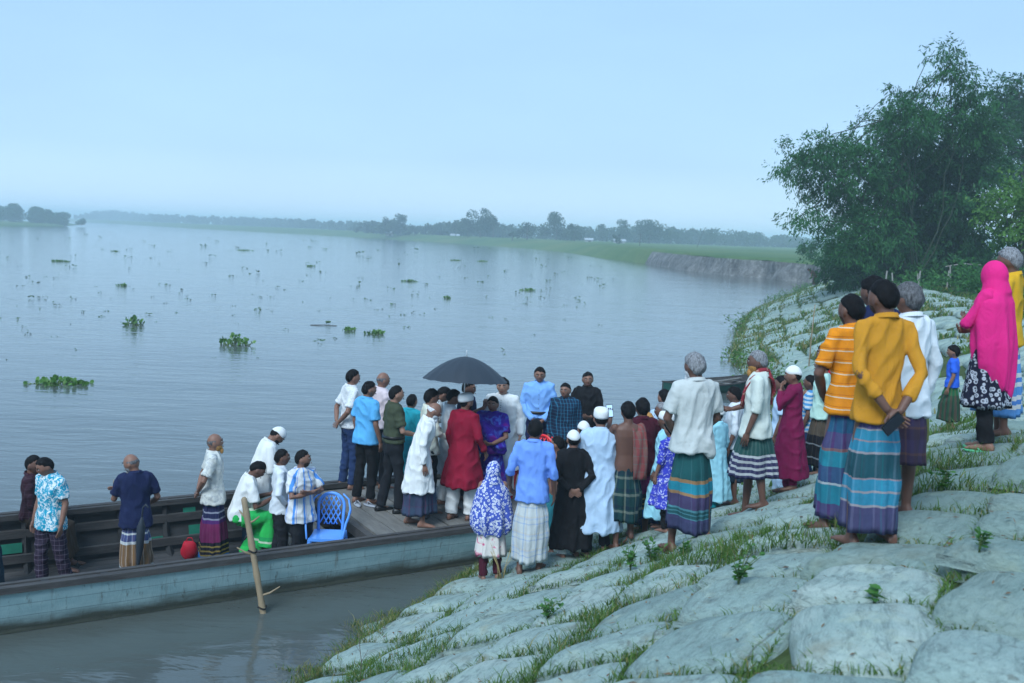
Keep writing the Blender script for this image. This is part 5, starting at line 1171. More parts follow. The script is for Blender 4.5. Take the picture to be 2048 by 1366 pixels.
def dress(root, bend, K, mat, top, hem, w=1.0, seed=5):
    G = Geo(); m = 64; th = np.linspace(0, 2*math.pi, m, endpoint=False); rings = []
    for i in range(14):
        f = i/13; z = top+(hem-top)*f; fo = .018*f*np.sin(8*th+seed)+.012*f*np.sin(13*th+2*seed); rx, ry = (.16+.07*f)*w, (.12+.06*f)*w
        rings.append(bend(np.stack([(rx+fo)*np.cos(th), (ry+fo)*np.sin(th), np.full(m, z)], 1)))
    i2 = rings[-1].copy(); i2[:, :2] *= .93; i2[:, 2] += .08; rings.append(i2); G.loft(np.array(rings)*K, cap=False); G.build('dress', mat, root)
W = cloth('white cotton', (.70, .71, .70)); W2 = cloth('white cotton, bluish', (.62, .66, .70)); CREAM = cloth('cream cotton', (.64, .66, .56)); BLK = cloth('black cloth', (.010, .010, .012)); NAVY = cloth('navy cloth', (.012, .018, .06))
CHAR = cloth('charcoal trousers', (.014, .015, .019)); JEAN = cloth('dark blue denim', (.02, .04, .11), .25); OLIVE = cloth('olive uniform cloth', (.05, .062, .038)); SKY = cloth('sky blue knit', (.10, .38, .68))
LBLUE = cloth('light blue shirting', (.20, .40, .78)); MBLUE = cloth('mid blue shirting', (.16, .31, .78)); CRIM = cloth('crimson cloth', (.24, .008, .03)); MAR = cloth('maroon cloth', (.17, .010, .055)); DMAR = cloth('dark maroon cloth', (.06, .010, .02))
MUST = cloth('mustard cloth', (.50, .225, .022)); MINT = cloth('mint cotton', (.45, .66, .58)); CYAN = cloth('pale cyan cloth', (.30, .60, .70)); PALEB = cloth('pale blue robe cloth', (.42, .56, .72)); RED = cloth('red cotton', (.5, .02, .03))
PINK = cloth('magenta pink cloth', (.72, .022, .20)); TURQ = cloth('turquoise cloth', (.02, .32, .40)); PINKW = cloth('pale pink shirting', (.62, .52, .54)); GREYW = cloth('grey white linen', (.50, .53, .52)); BROWNP = cloth('brown cloth', (.045, .03, .02))
wh, bl_, pu, te, gr_, or_ = (.62, .64, .64), (.05, .30, .50), (.075, .05, .16), (.015, .10, .12), (.012, .075, .06), (.45, .22, .08)
lb, dk, nv_ = (.10, .38, .52), (.012, .012, .016), (.015, .02, .07)
T_AQUA = printed('turquoise and white leaf print', (.01, .30, .45), (.68, .72, .72), 26, .52)
T_LINEN = printed('grey leaf print on off-white', (.60, .61, .57), (.42, .44, .45), 18, .56, width=.08)
T_CHKW = printed('fine grey print on white', (.68, .69, .69), (.45, .48, .52), 40, .58)
T_JERSEY = banded('white and blue striped jersey', u=[(0, (.72, .73, .74)), (.40, (.10, .32, .80)), (.62, (.72, .73, .74)), (.72, (.05, .18, .7)), (.76, (.72, .73, .74))], uper=.115, obj=True, wob=.001, ang=True)
T_TEALCHK = banded('teal and black checked shirting', v=[(0, (.008, .02, .05)), (.62, (.02, .13, .22)), (.8, (.008, .02, .05))], vper=.05, u=[(0, (.008, .02, .05)), (.55, (.03, .20, .32)), (.75, (.008, .02, .05))], uper=.05, mixf=.5, obj=True)
T_PURCHK = banded('purple checked shirting', v=[(0, (.14, .03, .16)), (.5, (.28, .09, .30)), (.6, (.10, .02, .12))], vper=.07, u=[(0, (.14, .03, .16)), (.6, (.05, .02, .09))], uper=.07, obj=True)
T_MARCHK = banded('dark maroon checked shirting', v=[(0, (.035, .012, .018)), (.7, (.09, .05, .055)), (.8, (.03, .01, .015))], vper=.06, u=[(0, (.035, .012, .02)), (.7, (.06, .03, .05))], uper=.06, obj=True)
T_ORANGE = banded('orange polo cloth with thin white stripes', v=[(0, (.78, .26, .012)), (.62, (.70, .62, .48)), (.70, (.78, .26, .012)), (.86, (.55, .14, .01)), (.92, (.78, .26, .012))], vper=.085, obj=True, wob=.002)
T_BSTRIPE = banded('blue and white striped knit', v=[(0, (.08, .3, .6)), (.5, (.55, .62, .66))], vper=.05, obj=True)
T_SARI = printed('violet sari silk', (.035, .012, .22), (.05, .10, .42), 9, .60, (.10, .012, .20))
T_HIJ = printed('blue flower print on white', (.06, .10, .42), (.66, .68, .74), 34, voro=True)
T_BLUPAT = printed('deep blue and white print', (.04, .05, .42), (.5, .52, .68), 30, .6)
T_FLOR = printed('white with pink flowers', (.66, .62, .58), (.60, .05, .18), 9, .64)
T_DOT = printed('black with white paisley', (.012, .013, .03), (.42, .44, .50), 24, voro=True)
B_CHECK = banded('black and maroon checked trousers', v=[(0, (.02, .016, .03)), (.78, (.24, .20, .26)), (.86, (.02, .016, .03))], vper=.06, u=[(0, (.035, .02, .04)), (.78, (.2, .16, .22)), (.86, (.03, .01, .03))], uper=.06, obj=True)
L4 = banded('tan, white and teal checked lungi', v=[(0, (.02, .17, .22)), (.05, wh), (.075, (.02, .17, .22)), (.13, wh), (.155, (.02, .17, .22)), (.215, wh), (.24, (.24, .12, .035)), (.48, wh), (.51, (.05, .06, .2)), (.58, wh), (.60, (.05, .06, .2)), (.70, wh), (.72, (.05, .06, .2)), (.8, wh), (.82, (.05, .06, .2)), (.92, wh), (.94, (.05, .06, .2))], vper=1.1, u=[(0, (.03, .10, .16)), (.42, wh), (.58, (.10, .09, .08))], uper=.075, mixf=.30)
L5 = banded('blue, maroon and yellow striped lungi', v=[(0, (.01, .20, .62)), (.10, (.35, .25, .05)), (.12, dk), (.15, (.35, .25, .05)), (.17, dk), (.21, (.35, .25, .05)), (.23, dk), (.27, (.22, .02, .10)), (.50, (.1, .02, .16)), (.54, (.30, .32, .4)), (.56, nv_), (.62, (.30, .32, .4)), (.64, nv_), (.70, (.02, .10, .2)), (.76, (.3, .32, .4)), (.78, nv_), (.86, (.02, .15, .25)), (.92, nv_)], vper=1.05, u=[(0, nv_), (.5, (.10, .08, .14))], uper=.05, mixf=.14)
L_GREEN = banded('bright green and white lungi', v=[(0, (.03, .50, .10)), (.55, (.02, .40, .09)), (.8, (.5, .62, .45)), (.86, (.02, .36, .10))], vper=.42, obj=True)
L15 = banded('grey blue and maroon checked lungi', v=[(0, (.05, .07, .13)), (.5, (.10, .035, .09)), (.55, (.05, .06, .12))], vper=.24, u=[(0, (.05, .06, .11)), (.5, (.11, .04, .08)), (.6, (.04, .08, .12))], uper=.16)
L27 = banded('white and pale blue checked lungi', v=[(0, (.55, .58, .57)), (.5, (.25, .36, .55)), (.58, (.55, .58, .57)), (.78, (.38, .46, .58)), (.9, (.55, .5, .42))], vper=.17, u=[(0, (.57, .60, .60)), (.45, (.24, .36, .58)), (.55, (.55, .56, .55)), (.7, (.52, .44, .34)), (.75, (.55, .58, .6))], uper=.17)
L32 = banded('dark green and cream checked lungi', v=[(0, (.01, .045, .05)), (.55, (.22, .25, .20)), (.7, (.01, .045, .05)), (.8, (.008, .02, .04))], vper=.19, u=[(0, (.01, .05, .05)), (.55, (.20, .23, .18)), (.72, (.008, .03, .05))], uper=.17)
L41 = banded('green, orange, turquoise and purple banded lungi', v=[(0, (.06, .03, .12)), (.09, (.07, .035, .14)), (.115, (.10, .30, .36)), (.125, (.02, .09, .10)), (.145, (.10, .30, .36)), (.155, (.02, .09, .10)), (.175, (.10, .30, .36)), (.19, (.085, .03, .13)), (.29, or_), (.315, (.02, .30, .42)), (.39, or_), (.415, (.012, .085, .085)), (.66, or_), (.69, (.02, .22, .30)), (.74, (.012, .085, .085))], vper=1.1, u=[(0, (.012, .08, .09)), (.72, (.06, .16, .18)), (.80, (.015, .07, .08))], uper=.12, mixf=.36)
L43 = banded('dark teal checked lungi', v=[(0, (.012, .03, .05)), (.55, (.02, .06, .09))], vper=.2, u=[(0, (.012, .03, .05)), (.5, (.02, .05, .09))], uper=.12)
L45 = banded('white, navy and green checked lungi', v=[(0, (.04, .04, .11)), (.035, wh), (.06, (.04, .04, .11)), (.095, wh), (.12, (.04, .04, .11)), (.155, wh), (.18, (.04, .04, .11)), (.215, wh), (.24, (.012, .09, .065)), (.42, wh), (.445, (.07, .04, .13)), (.48, wh), (.505, (.07, .04, .13)), (.54, wh), (.565, (.07, .04, .13)), (.62, (.03, .08, .3)), (.7, (.07, .04, .13))], vper=1.0, u=[(0, (.05, .04, .10)), (.6, (.20, .2, .24))], uper=.045, mixf=.22)
L49 = banded('navy, brown and black checked lungi', v=[(0, dk), (.10, (.3, .32, .34)), (.12, dk), (.27, (.3, .32, .34)), (.29, dk), (.40, (.12, .09, .06)), (.60, (.012, .07, .15))], vper=.9, u=[(0, dk), (.6, (.10, .08, .06)), (.75, dk)], uper=.09, mixf=.3)
L51 = banded('teal and purple banded lungi', v=[(0, (.10, .045, .16)), (.10, (.02, .26, .34)), (.22, wh), (.235, (.05, .08, .2)), (.34, (.02, .28, .36)), (.44, (.30, .12, .1)), (.46, (.10, .045, .16)), (.56, (.02, .08, .18)), (.66, (.09, .04, .15)), (.78, (.02, .30, .38)), (.9, (.012, .10, .14))], vper=1.15, u=[(0, (.02, .12, .18)), (.6, (.07, .2, .26)), (.7, (.05, .04, .1))], uper=.13, mixf=.34)
L52 = banded('purple, sky blue and green banded lungi', v=[(0, (.065, .06, .13)), (.10, (.075, .065, .14)), (.135, (.40, .36, .36)), (.145, (.03, .29, .42)), (.205, (.40, .36, .36)), (.215, (.03, .29, .42)), (.275, (.38, .28, .28)), (.285, (.008, .085, .085)), (.405, (.40, .36, .36)), (.415, (.03, .29, .42)), (.465, (.38, .28, .28)), (.475, (.03, .29, .42)), (.525, (.40, .36, .36)), (.535, (.09, .07, .19)), (.78, (.10, .08, .2))], vper=1.25, u=[(0, (.03, .05, .12)), (.45, (.16, .17, .27)), (.55, (.05, .05, .12)), (.8, (.02, .16, .2)), (.86, (.05, .05, .12))], uper=.17, mixf=.30)
L54 = banded('brown and violet checked lungi', v=[(0, (.05, .03, .05)), (.4, (.14, .07, .05)), (.5, (.06, .04, .09))], vper=.18, u=[(0, (.06, .035, .05)), (.5, (.13, .07, .06)), (.6, (.05, .035, .08))], uper=.14)
L56 = banded('green and red flowered skirt cloth', v=[(0, (.03, .06, .04)), (.45, (.015, .13, .05)), (.62, (.22, .03, .02)), (.85, (.015, .14, .05))], vper=.75, u=[(0, (.02, .10, .04)), (.6, (.16, .05, .04))], uper=.12, mixf=.3)
L58 = banded('blue and white striped lungi', v=[(0, (.10, .28, .6)), (.4, wh), (.6, (.08, .22, .55)), (.8, wh)], vper=.2)
G_SHAWL = banded('red and grey checked gamchha', v=[(0, (.24, .07, .06)), (.5, (.13, .14, .12)), (.6, (.22, .05, .05))], vper=.09, u=[(0, (.16, .13, .11)), (.5, (.25, .06, .06))], uper=.06, obj=True)
G_RED = printed('red flowered gamchha', (.26, .03, .045), (.5, .3, .22), 24, .62)
def shirt(m, sleeve='short', hem=.84, **k): return dict(m=m, sleeve=sleeve, hem=hem, **k)
def robe(m, hem=.16, **k): return dict(m=m, sleeve='long', hem=hem, nm=k.pop('nm', 'robe'), loose=k.pop('loose', 1.05), flare=k.pop('flare', 1.0), **k)
def lungi(m, hem=.10, **k): return dict(k='lungi', m=m, hem=hem, **k)
def pants(m, **k): return dict(k='pants', m=m, **k)
FLR, DCK = -.122, .452
def gz(x, y): return ground(x, y)-.015
# ------------------------------------------------------------------ people in the open well of the boat
person(1, -5.95, 11.0, FLR, 1.66, -60, 'person in pale blue shirt cut off by the left frame edge', shirt(PALEB, 'elbow'), lungi(L43), faced=False, tone='d')
person(2, -5.78, 11.85, FLR, 1.70, -80, 'person in dark maroon checked shirt sitting on the far gunwale', shirt(T_MARCHK, 'elbow', .92), dict(k='lap', m=BROWNP, nm='trousers', hem=.1), ('low', 'low'), tone='d', drop=.26, legs=((.09, .0, .66), (.12, .36, .50), (.12, .40, .075)), yaw=-12, faced=True)
person(3, -5.20, 11.12, FLR, 1.62, 155, 'person in turquoise leaf-print shirt and checked trousers in the boat', shirt(T_AQUA, 'short', .80), pants(B_CHECK, w=1.15), ('down', 'down'), yaw=-22, nod=20, step=.10, faced=True, fat=1.02, tilt=1)
def ex4(root, bend, headp, K, A, L):
    a = [q for q in A if q[6] == -1][0]; w = Matrix.Rotation(root.rotation_euler.z, 3, 'Z') @ Vector((a[2]*K).tolist())+root.location
    g = Geo(); g.tube([(0, 0, -.02), (0, 0, .07), (0, .005, .15)], [.005, .005, .004], 6); tag(g.build('thin_stick', M_BAMBOOP, loc=w+Vector((-.03, .03, .03))), 'short thin stick held up by the person in the navy polo', 'stick')
person(4, -4.31, 11.30, FLR, 1.64, 28, 'bald person in navy polo and tan checked lungi in the boat', shirt(NAVY, 'short', .80), lungi(L4, .06, pleat=-1.0), (((.235, .08, 1.13), (.20, .29, 1.12), (.1, .7, .6), (.9, -.2, 0), .9), ((.26, .02, 1.13), (.21, .2, 1.02), (-.3, .8, .1), (-1, 0, 0), .6)), 'salt', 'bald', beard='grey', yaw=52, nod=14, faced=True, extra=ex4)
g = Geo(); g.tube([(0, 0, .62), (0, 0, .5), (.005, 0, .25), (.0, 0, .02), (0, 0, -.06)], [.012, .05, .042, .016, .006], 10); g.tube([(0, 0, .6), (0, 0, .74), (.03, 0, .78), (.06, 0, .75)], .010, 6)
tag(g.build('folded_umbrella', M_UMB, loc=(-4.22, 11.12, .20), rot=(R(3), R(6), 0)), 'black folded umbrella hanging at the back of the navy polo', 'umbrella')
person(5, -3.72, 12.35, FLR, 1.68, -72, 'orange-bearded bald person in off-white shirt and striped lungi in the boat', shirt(T_LINEN, 'short', .80), lungi(L5, .03, pleat=.6), ('behind', 'behind'), 'salt', 'bald', beard='orange', nod=-6, faced=True)
person(6, -3.36, 12.25, FLR, 1.68, -68, 'person in white shirt and bright green lungi with raised knee looking at a phone', shirt(W, 'short', .86), dict(k='lap', m=L_GREEN, hem=.02), ('phone', 'phone'), lean=16, nod=22, drop=.27, legs=(((.10, .02, .66), (.16, .36, .66), (.15, .33, .26)), ((-.10, .0, .66), (-.16, .30, .46), (-.14, .10, .075))), faced=True, tone='d', extra=phone_extra(1, 'phone held by the person in the bright green lungi'))
person(7, -3.26, 12.80, FLR, 1.76, -62, 'person in white tunic and white cap looking down in the boat', shirt(W, 'long', .45, nm='tunic', loose=1.06), lungi(L43), ('low', 'low'), cap='dome', beard='black', lean=16, nod=32, faced=True)
person(8, -2.80, 12.05, FLR, 1.58, -72, 'young person in pale shirt and dark trousers behind the striped jersey', shirt(W2, 'long', .85), pants(CHAR), ('hip', 'hip'), faced=True, tone='d', fat=.93, nod=-4)
person(9, -2.50, 11.86, FLR, 1.62, -128, 'person with crossed arms in white and blue striped football jersey', shirt(T_JERSEY, 'short', .78, collar=False), pants(CHAR), ('cross', 'cross'), beard='stubble', yaw=42, nod=-8, faced=True, fat=1.05)
# ------------------------------------------------------------------ people on the raised deck
person(10, -2.28, 14.10, DCK, 1.74, -62, 'person in white patterned shirt and blue jeans, leftmost on the deck', shirt(T_CHKW, 'short', .88), pants(JEAN), ('behind', 'behind'), nod=0, faced=True, feet='sandal')
person(11, -1.94, 13.37, DCK, 1.69, -42, 'person in sky blue polo and black track pants on the deck', shirt(SKY, 'short', .84), pants(BLK), ('down', 'down'), yaw=-20, feet='sandal', fat=1.06, faced=True)
person(12, -1.86, 14.2, DCK, 1.70, -60, 'bald person in pale pink shirt behind the sky blue polo', shirt(PINKW, 'long', .9), pants(CHAR), ('down', 'front'), 'salt', 'bald', faced=True, fat=1.05)
person(13, -1.52, 12.95, DCK, 1.71, -66, 'person in olive uniform shirt, black trousers and black shoes', shirt(OLIVE, 'short', .95, belt=True), pants(CHAR), ('down', 'low'), feet='shoe', step=.09, faced=True, fat=1.06, tone='l')
person(25, -1.36, 13.55, DCK, 1.50, -30, 'person in turquoise clothes almost hidden behind the olive uniform', shirt(TURQ, 'elbow', .45, nm='tunic'), pants(TURQ, w=1.2), tone='d')
person(14, -1.17, 13.62, DCK, 1.68, -72, 'person in white shirt stooping behind the white-bearded person', shirt(W, 'short', .88), pants(CHAR), ('low', 'low'), lean=20, nod=22, faced=True)
person(15, -1.12, 12.38, DCK, 1.63, -78, 'white-bearded person in long white tunic and checked lungi at the deck edge', shirt(W, 'long', .48, nm='tunic', loose=1.04, flare=1.0), lungi(L15, .17), ('side', 'down'), 'white', 'bald', beard='white', lean=13, nod=10, step=.08, faced=True)
person(16, -1.06, 13.02, DCK, 1.67, -70, 'person in cream shirt with dark hair standing behind the crimson tunic', shirt(CREAM, 'long', .82), pants(CHAR), ('low', 'low'), style='thick', faced=True, fat=.95)
person(17, -.80, 13.3, DCK, 1.64, -78, 'person in white shirt between the cream shirt and the crimson tunic', shirt(W2, 'long', .5, nm='tunic'), pants(W), ('low', 'low'), faced=True, nod=10)
person(18, -.60, 13.75, DCK, 1.70, -110, 'person in dark blue shirt holding up the big umbrella', shirt(NAVY, 'short', .9), pants(CHAR), ('down', ((.27, .10, 1.22), (.16, .33, 1.36), (0, .2, 1), (-1, 0, 0), 1.2)), faced=True)
person(19, -.58, 12.75, DCK, 1.67, -34, 'person in long crimson tunic and white cap seen from behind', shirt(CRIM, 'long', .46, nm='tunic', loose=1.06, flare=1.2), pants(W, w=1.35), ('down', 'side'), cap='tupi', feet='sandal', step=.07, fat=1.05, beard='black', yaw=-18)
person(20, -.22, 13.2, DCK, 1.58, 158, 'person in violet silk sari in the middle of the group', shirt(T_SARI, 'short', .86, nm='blouse', collar=False, loose=1.12, wr=1.6, add=[lambda G, bend: G.tube(bend(np.array([(-.2, .10, .95), (-.05, .155, 1.1), (.1, .13, 1.28), (.17, .04, 1.42), (.19, -.08, 1.3), (.2, -.14, 1.0)])), [.08, .09, .085, .07, .09, .1], 12), lambda G, bend: G.tube(bend(np.array([(.19, -.02, 1.36), (.26, .0, 1.18), (.27, .05, 1.0)])), [.07, .08, .07], 12)]), lungi(T_SARI, .03, w=1.12, nm='sari_skirt'), ('low', 'low'), style='bun', faced=True, yaw=8, tone='m', feet='sandal', fat=1.03)
person(21, -.10, 13.72, DCK, 1.76, 172, 'tall person in long white tunic facing out behind the violet sari', shirt(W, 'long', .46, nm='tunic', loose=1.1, flare=1.2, placket='half'), pants(W, w=1.3), ('side', 'side'), style='thick', faced=True, tone='l', fat=1.1)
person(22, .44, 14.97, DCK, 1.77, 178, 'person in light blue shirt with hands folded, tallest at the bow', shirt(LBLUE, 'long', .94, placket='full', belt=True), pants(NAVY), ('front', 'front'), faced=True, tone='m', fat=1.08, feet='shoe', nod=6)
person(23, .81, 14.32, DCK, 1.63, 168, 'person in teal checked shirt between the light blue and black shirts', shirt(T_TEALCHK, 'long', .84, placket='full'), pants(CHAR), ('down', 'down'), faced=True, tone='m', fat=1.1, yaw=-10)
person(24, 1.17, 15.0, DCK, 1.71, 165, 'person in black shirt at the bow with hands together', shirt(BLK, 'long', .86), pants(CHAR), ('low', 'low'), faced=True, tone='m', yaw=14)
# ------------------------------------------------------------------ people on the bank
_bc = np.array([b['c'] for b in bags]); _bM = np.array([b['M'] for b in bags]); _bd = np.array([b['d'] for b in bags])
def surface(x, y):
    z0 = ground(x, y); best = z0-.12
    for i in np.where((_bc[:, 0]-x)**2+(_bc[:, 1]-y)**2 < .8)[0]:
        q = _bM[i].T @ (np.array([x, y, z0-.05])-_bc[i])/_bd[i]
        if abs(q[0]) < .5 and abs(q[1]) < .5:
            pr = (1-abs(2*q[0])**4.5)**.5*(1-abs(2*q[1])**4.5)**.5*.8-.12
            best = max(best, z0-.05+(pr-q[2])*_bd[i][2]/max(.5, _bM[i][2, 2]))
    return best
def bank_person(pid, x, y, h, face, *a, **k):
    st = k.get('step', .04); s_ = h/1.7; zs = []
    for side in (1, -1):
        lx, ly = (.10+abs(st)*.1)*side*s_, (st*side+.02)*s_; c, q = math.cos(R(face)), math.sin(R(face)); fx, fy_ = x+lx*c-ly*q, y+lx*q+ly*c
        zs.append(np.mean([surface(fx+dx, fy_+dy) for dx, dy in ((0, 0), (.05*-q, .05*c), (-.05*-q, -.05*c))]))
    z = float(np.mean(zs)); dz = np.clip((np.array(zs)-z)/s_, -.09, .09)
    return person(pid, x, y, z-.006, h, face, *a, fz=(float(dz[0]), float(dz[1])), **k)
bank_person(26, -.15, 10.78, 1.32, 6, 'child in long blue flower-print headscarf seen from behind at the water', None, pants(DMAR, w=1.0), ('down', 'down'), head=1.1, style='none',
  extra=multi(veil(T_HIJ, [(1.46, .10, .09, -.01), (1.42, .17, .12, 0), (1.34, .22, .15, 0), (1.15, .27, .19, 0), (.95, .31, .22, -.01), (.80, .30, .21, -.01), (.68, .23, .17, -.02)]), lambda root, bend, headp, K, A, L: dress(root, bend, K, T_FLOR, 1.0, .36)))
bank_person(27, .28, 10.44, 1.67, -8, 'person in mid blue shirt and white-blue checked lungi seen from behind', shirt(MBLUE, 'roll', .80), lungi(L27, .14, pleat=2.4, w=1.05), ('side', 'down'), tone='d', fat=.97, feet='bare')
bank_person(28, .73, 10.92, 1.45, 8, 'child in black robe and white cap with hands clasped behind', robe(BLK, .17), pants(W), ('behind', 'behind'), cap='dome', head=1.06, feet='sandal')
bank_person(29, .60, 11.5, 1.42, 30, 'bare-chested child in teal lungi between the blue shirt and black robe', dict(bare=True), lungi(cloth('teal lungi cloth', (.03, .20, .24)), .25), ('front', 'front'), head=1.05, tone='m', yaw=30, faced=True)
bank_person(30, .92, 11.95, 1.55, 15, 'person in white cap mostly hidden behind the black and white robes', shirt(PALEB, 'long', .3, nm='robe'), pants(W), cap='dome', tone='m')
bank_person(31, 1.03, 11.0, 1.68, 0, 'person in long pale blue tunic and white cap seen from behind', robe(PALEB, .30, nm='tunic', loose=1.08), pants(CHAR), ('front', 'front'), cap='tupi', tone='m', feet='sandal', fat=1.05)
bank_person(32, 1.33, 10.96, 1.63, 12, 'bare-backed person with checked shawl filming with a phone', dict(bare=True), lungi(L32, .30, pleat=0), (((.22, .16, 1.22), (.10, .36, 1.42), (.05, .3, .95), (.3, -.95, .2), .8), 'low'), style='thick', tone='d', fat=.95,
  extra=multi(phone_extra(-1, 'lit phone held up by the bare-backed person'), shawl(G_SHAWL, [([(.09, .15, 1.15), (.10, .12, 1.33), (.11, .02, 1.46), (.11, -.10, 1.38), (.12, -.135, 1.15), (.13, -.14, .92), (.13, -.13, .80)], (1, 0, 0), .17)])))
bank_person(33, 1.56, 11.5, 1.69, 10, 'person in dark maroon shirt behind the bare-backed one', shirt(DMAR, 'long', .8), lungi(L5, .3), ('low', 'low'), style='thick', tone='d')
bank_person(34, 1.76, 12.4, 1.52, 60, 'orange-bearded person hidden behind the purple checked child', shirt(W2, 'short', .84), lungi(L43), hair='orange', style='short', beard='orange', tone='d')
bank_person(35, 1.73, 11.72, 1.40, 14, 'child in purple checked shirt and blue jeans', shirt(T_PURCHK, 'short', .84), pants(JEAN), ('low', 'low'), style='thick', tone='m', head=1.08, feet='sandal')
bank_person(36, 1.96, 12.45, 1.64, 78, 'grey-haired person in white shirt, looking left in the crowd', shirt(W, 'short', .84), lungi(L43), hair='grey', tone='d', faced=True)
bank_person(37, 2.07, 13.1, 1.74, 30, 'dark-haired person at the back of the crowd left of the white-haired watcher', shirt(PALEB, 'short', .84), pants(CHAR), tone='m')
bank_person(38, 2.20, 12.95, 1.73, 66, 'person with dark hair close behind the white-haired watcher, face turned left', shirt(PALEB, 'long', .84), pants(CHAR), tone='m', faced=True)
bank_person(39, 1.77, 11.0, 1.33, 58, 'child in pale cyan robe and white cap beside the blue-print child', robe(CYAN, .20), pants(BLK), ('down', 'down'), cap='tupi', head=1.1, tone='d', faced=True)
bank_person(40, 1.72, 10.35, 1.18, 35, 'child in deep blue print dress half hidden by the white-haired watcher', dict(m=T_BLUPAT, sleeve='elbow', hem=.42, nm='dress', flare=1.8, loose=1.05), pants(BLK), head=1.12, tone='m', style='thick')
bank_person(41, 1.60, 8.52, 1.70, 14, 'white-haired watcher in grey-white shirt and banded lungi seen from behind', shirt(GREYW, 'short', .84, loose=1.1, add=[lambda G, bend: G.tube(bend(np.array([(.02, -.10, 1.0), (.08, -.12, .92), (.13, -.10, .84), (.15, -.08, .79)])), [.045, .05, .045, .03], 12)]), lungi(L41, .155, pleat=1.2, w=1.04), ('front', 'front'), hair='grey', style='thick', beard='white', yaw=18, tone='d', feet='slip', step=-.11, fat=.93)
bank_person(42, 2.55, 12.0, 1.28, 40, 'child in pale cyan robe and white cap right of the white-haired watcher', robe(CYAN, .2), pants(TURQ), cap='tupi', head=1.1, tone='d')
bank_person(43, 2.82, 12.3, 1.53, 76, 'person in pale blue shirt and dark teal lungi, facing left', shirt(W2, 'roll', .84), lungi(L43, .38), ('down', 'down'), style='thick', tone='d', faced=True, fat=.95)
bank_person(45, 2.46, 9.78, 1.66, 70, 'person with orange beard and red shawl over white shirt', shirt(cloth('white khadi', (.58, .63, .58)), 'elbow', .82, loose=1.06), lungi(L45, .40, w=1.04), ('down', 'low'), 'grey', 'short', beard='orange', tone='d', yaw=6, faced=True, step=.10,
  extra=shawl(G_RED, [([(-.08, .14, 1.12), (-.095, .13, 1.3), (-.10, .05, 1.46), (-.06, -.07, 1.475), (.02, -.10, 1.47), (.09, -.05, 1.475), (.12, .06, 1.43), (.13, .13, 1.3), (.14, .14, 1.12)], [(1, 0, .2)]*3+[(1, 0, .2)]*3+[(.2, .2, 1)]*8+[(1, 0, .2)]*6, .11), ([(.0, -.10, 1.47), (.10, -.13, 1.38), (.15, -.12, 1.26), (.17, -.09, 1.16)], (.9, .3, .3), .2)]))
bank_person(46, 3.04, 10.56, 1.36, 72, 'child in maroon robe and white cap raising his hands to his face', robe(MAR, .22), pants(MAR), ('face', 'face'), cap='dome', head=1.1, tone='m', faced=True, feet='sandal')
bank_person(47, 3.21, 11.6, 1.43, 70, 'dark-haired child hidden behind the maroon robe', shirt(PALEB, 'short', .6), pants(PALEB), head=1.08, tone='d')
bank_person(48, 3.56, 11.65, 1.28, 60, 'small child in blue striped shirt behind the mint T-shirt', shirt(T_BSTRIPE, 'short', .82), pants(JEAN), head=1.1, tone='d', faced=True)
bank_person(49, 3.56, 11.24, 1.40, 58, 'child in mint T-shirt with hands behind, leftmost beside the orange stripes', shirt(MINT, 'short', .84, collar=False), lungi(L49, .17), ('behind', 'behind'), head=1.07, tone='m', faced=True, style='thick', fat=.93)
bank_person(50, 3.80, 11.9, 1.70, 74, 'young person in red shirt peeking out behind the orange striped polo', shirt(RED, 'short', .84), pants(CHAR), ('low', 'low'), tone='m', faced=True, style='thick')
bank_person(51, 2.50, 7.30, 1.75, 18, 'person in orange striped polo and teal banded lungi seen from behind', shirt(T_ORANGE, 'short', .84), lungi(L51, .08, w=1.03), ('front', 'down'), tone='d', beard='stubble', yaw=10, fat=.86, step=-.06)
bank_person(52, 2.35, 6.28, 1.71, 8, 'person in mustard shirt and banded lungi with hands clasped behind, nearest of all', shirt(MUST, 'threeq', .80, loose=1.0, wr=1.1), lungi(L52, .10, pleat=1.8, w=1.06), (((.205, -.12, 1.13), (.045, -.20, .905), (-.9, -.05, -.7), (.1, -1, .1), .55), ((.208, -.12, 1.12), (.03, -.215, .90), (-.8, -.05, -.75), (.1, -1, .1), .6)), hair='black', style='short', beard='stubble', yaw=22, tone='d', fat=.83, step=-.05, extra=lambda root, bend, headp, K, A, L: held_phone(root, K, A[0][2], A[0][3], A[0][4], 'dark phone held behind the back of the mustard shirt', (0, -.03, 0), False))
bank_person(53, 2.87, 7.9, 1.83, 16, 'tall dark-haired person hidden behind the mustard shirt', shirt(NAVY, 'short', .84), pants(CHAR), style='thick', tone='d', yaw=14)
def olive_cloth(root, bend, headp, K, A, L):
    a = [q for q in A if q[6] == 1][0]; w = Matrix.Rotation(root.rotation_euler.z, 3, 'Z') @ Vector((a[2]*K).tolist())+root.location
    g = Geo(); g.loft([superring(zz, rx, ry, 0, 14) for zz, rx, ry in ((.05, .02, .015), (-.02, .035, .02), (-.12, .045, .025), (-.22, .05, .022), (-.27, .03, .015))])
    tag(g.build('cloth_bag', cloth('olive bag cloth', (.17, .19, .06)), loc=w+Vector((0, 0, -.10))), 'small olive cloth bag hanging from the hand of the white-shirted watcher', 'bag')
bank_person(54, 2.74, 6.86, 1.67, 18, 'grey-flecked watcher in white shirt and folded brown lungi beside the mustard shirt', shirt(W2, 'long', .76, loose=1.04), lungi(L54, .42, w=1.04), ('front', 'down'), hair='salt', style='thick', tone='d', yaw=12, fat=.9, extra=olive_cloth)
bank_person(55, 5.72, 13.7, 1.02, 60, 'small child in purple trousers half hidden behind the white shirt', shirt(RED, 'short', .85), pants(cloth('violet cotton', (.06, .03, .28))), head=1.22, tone='d')
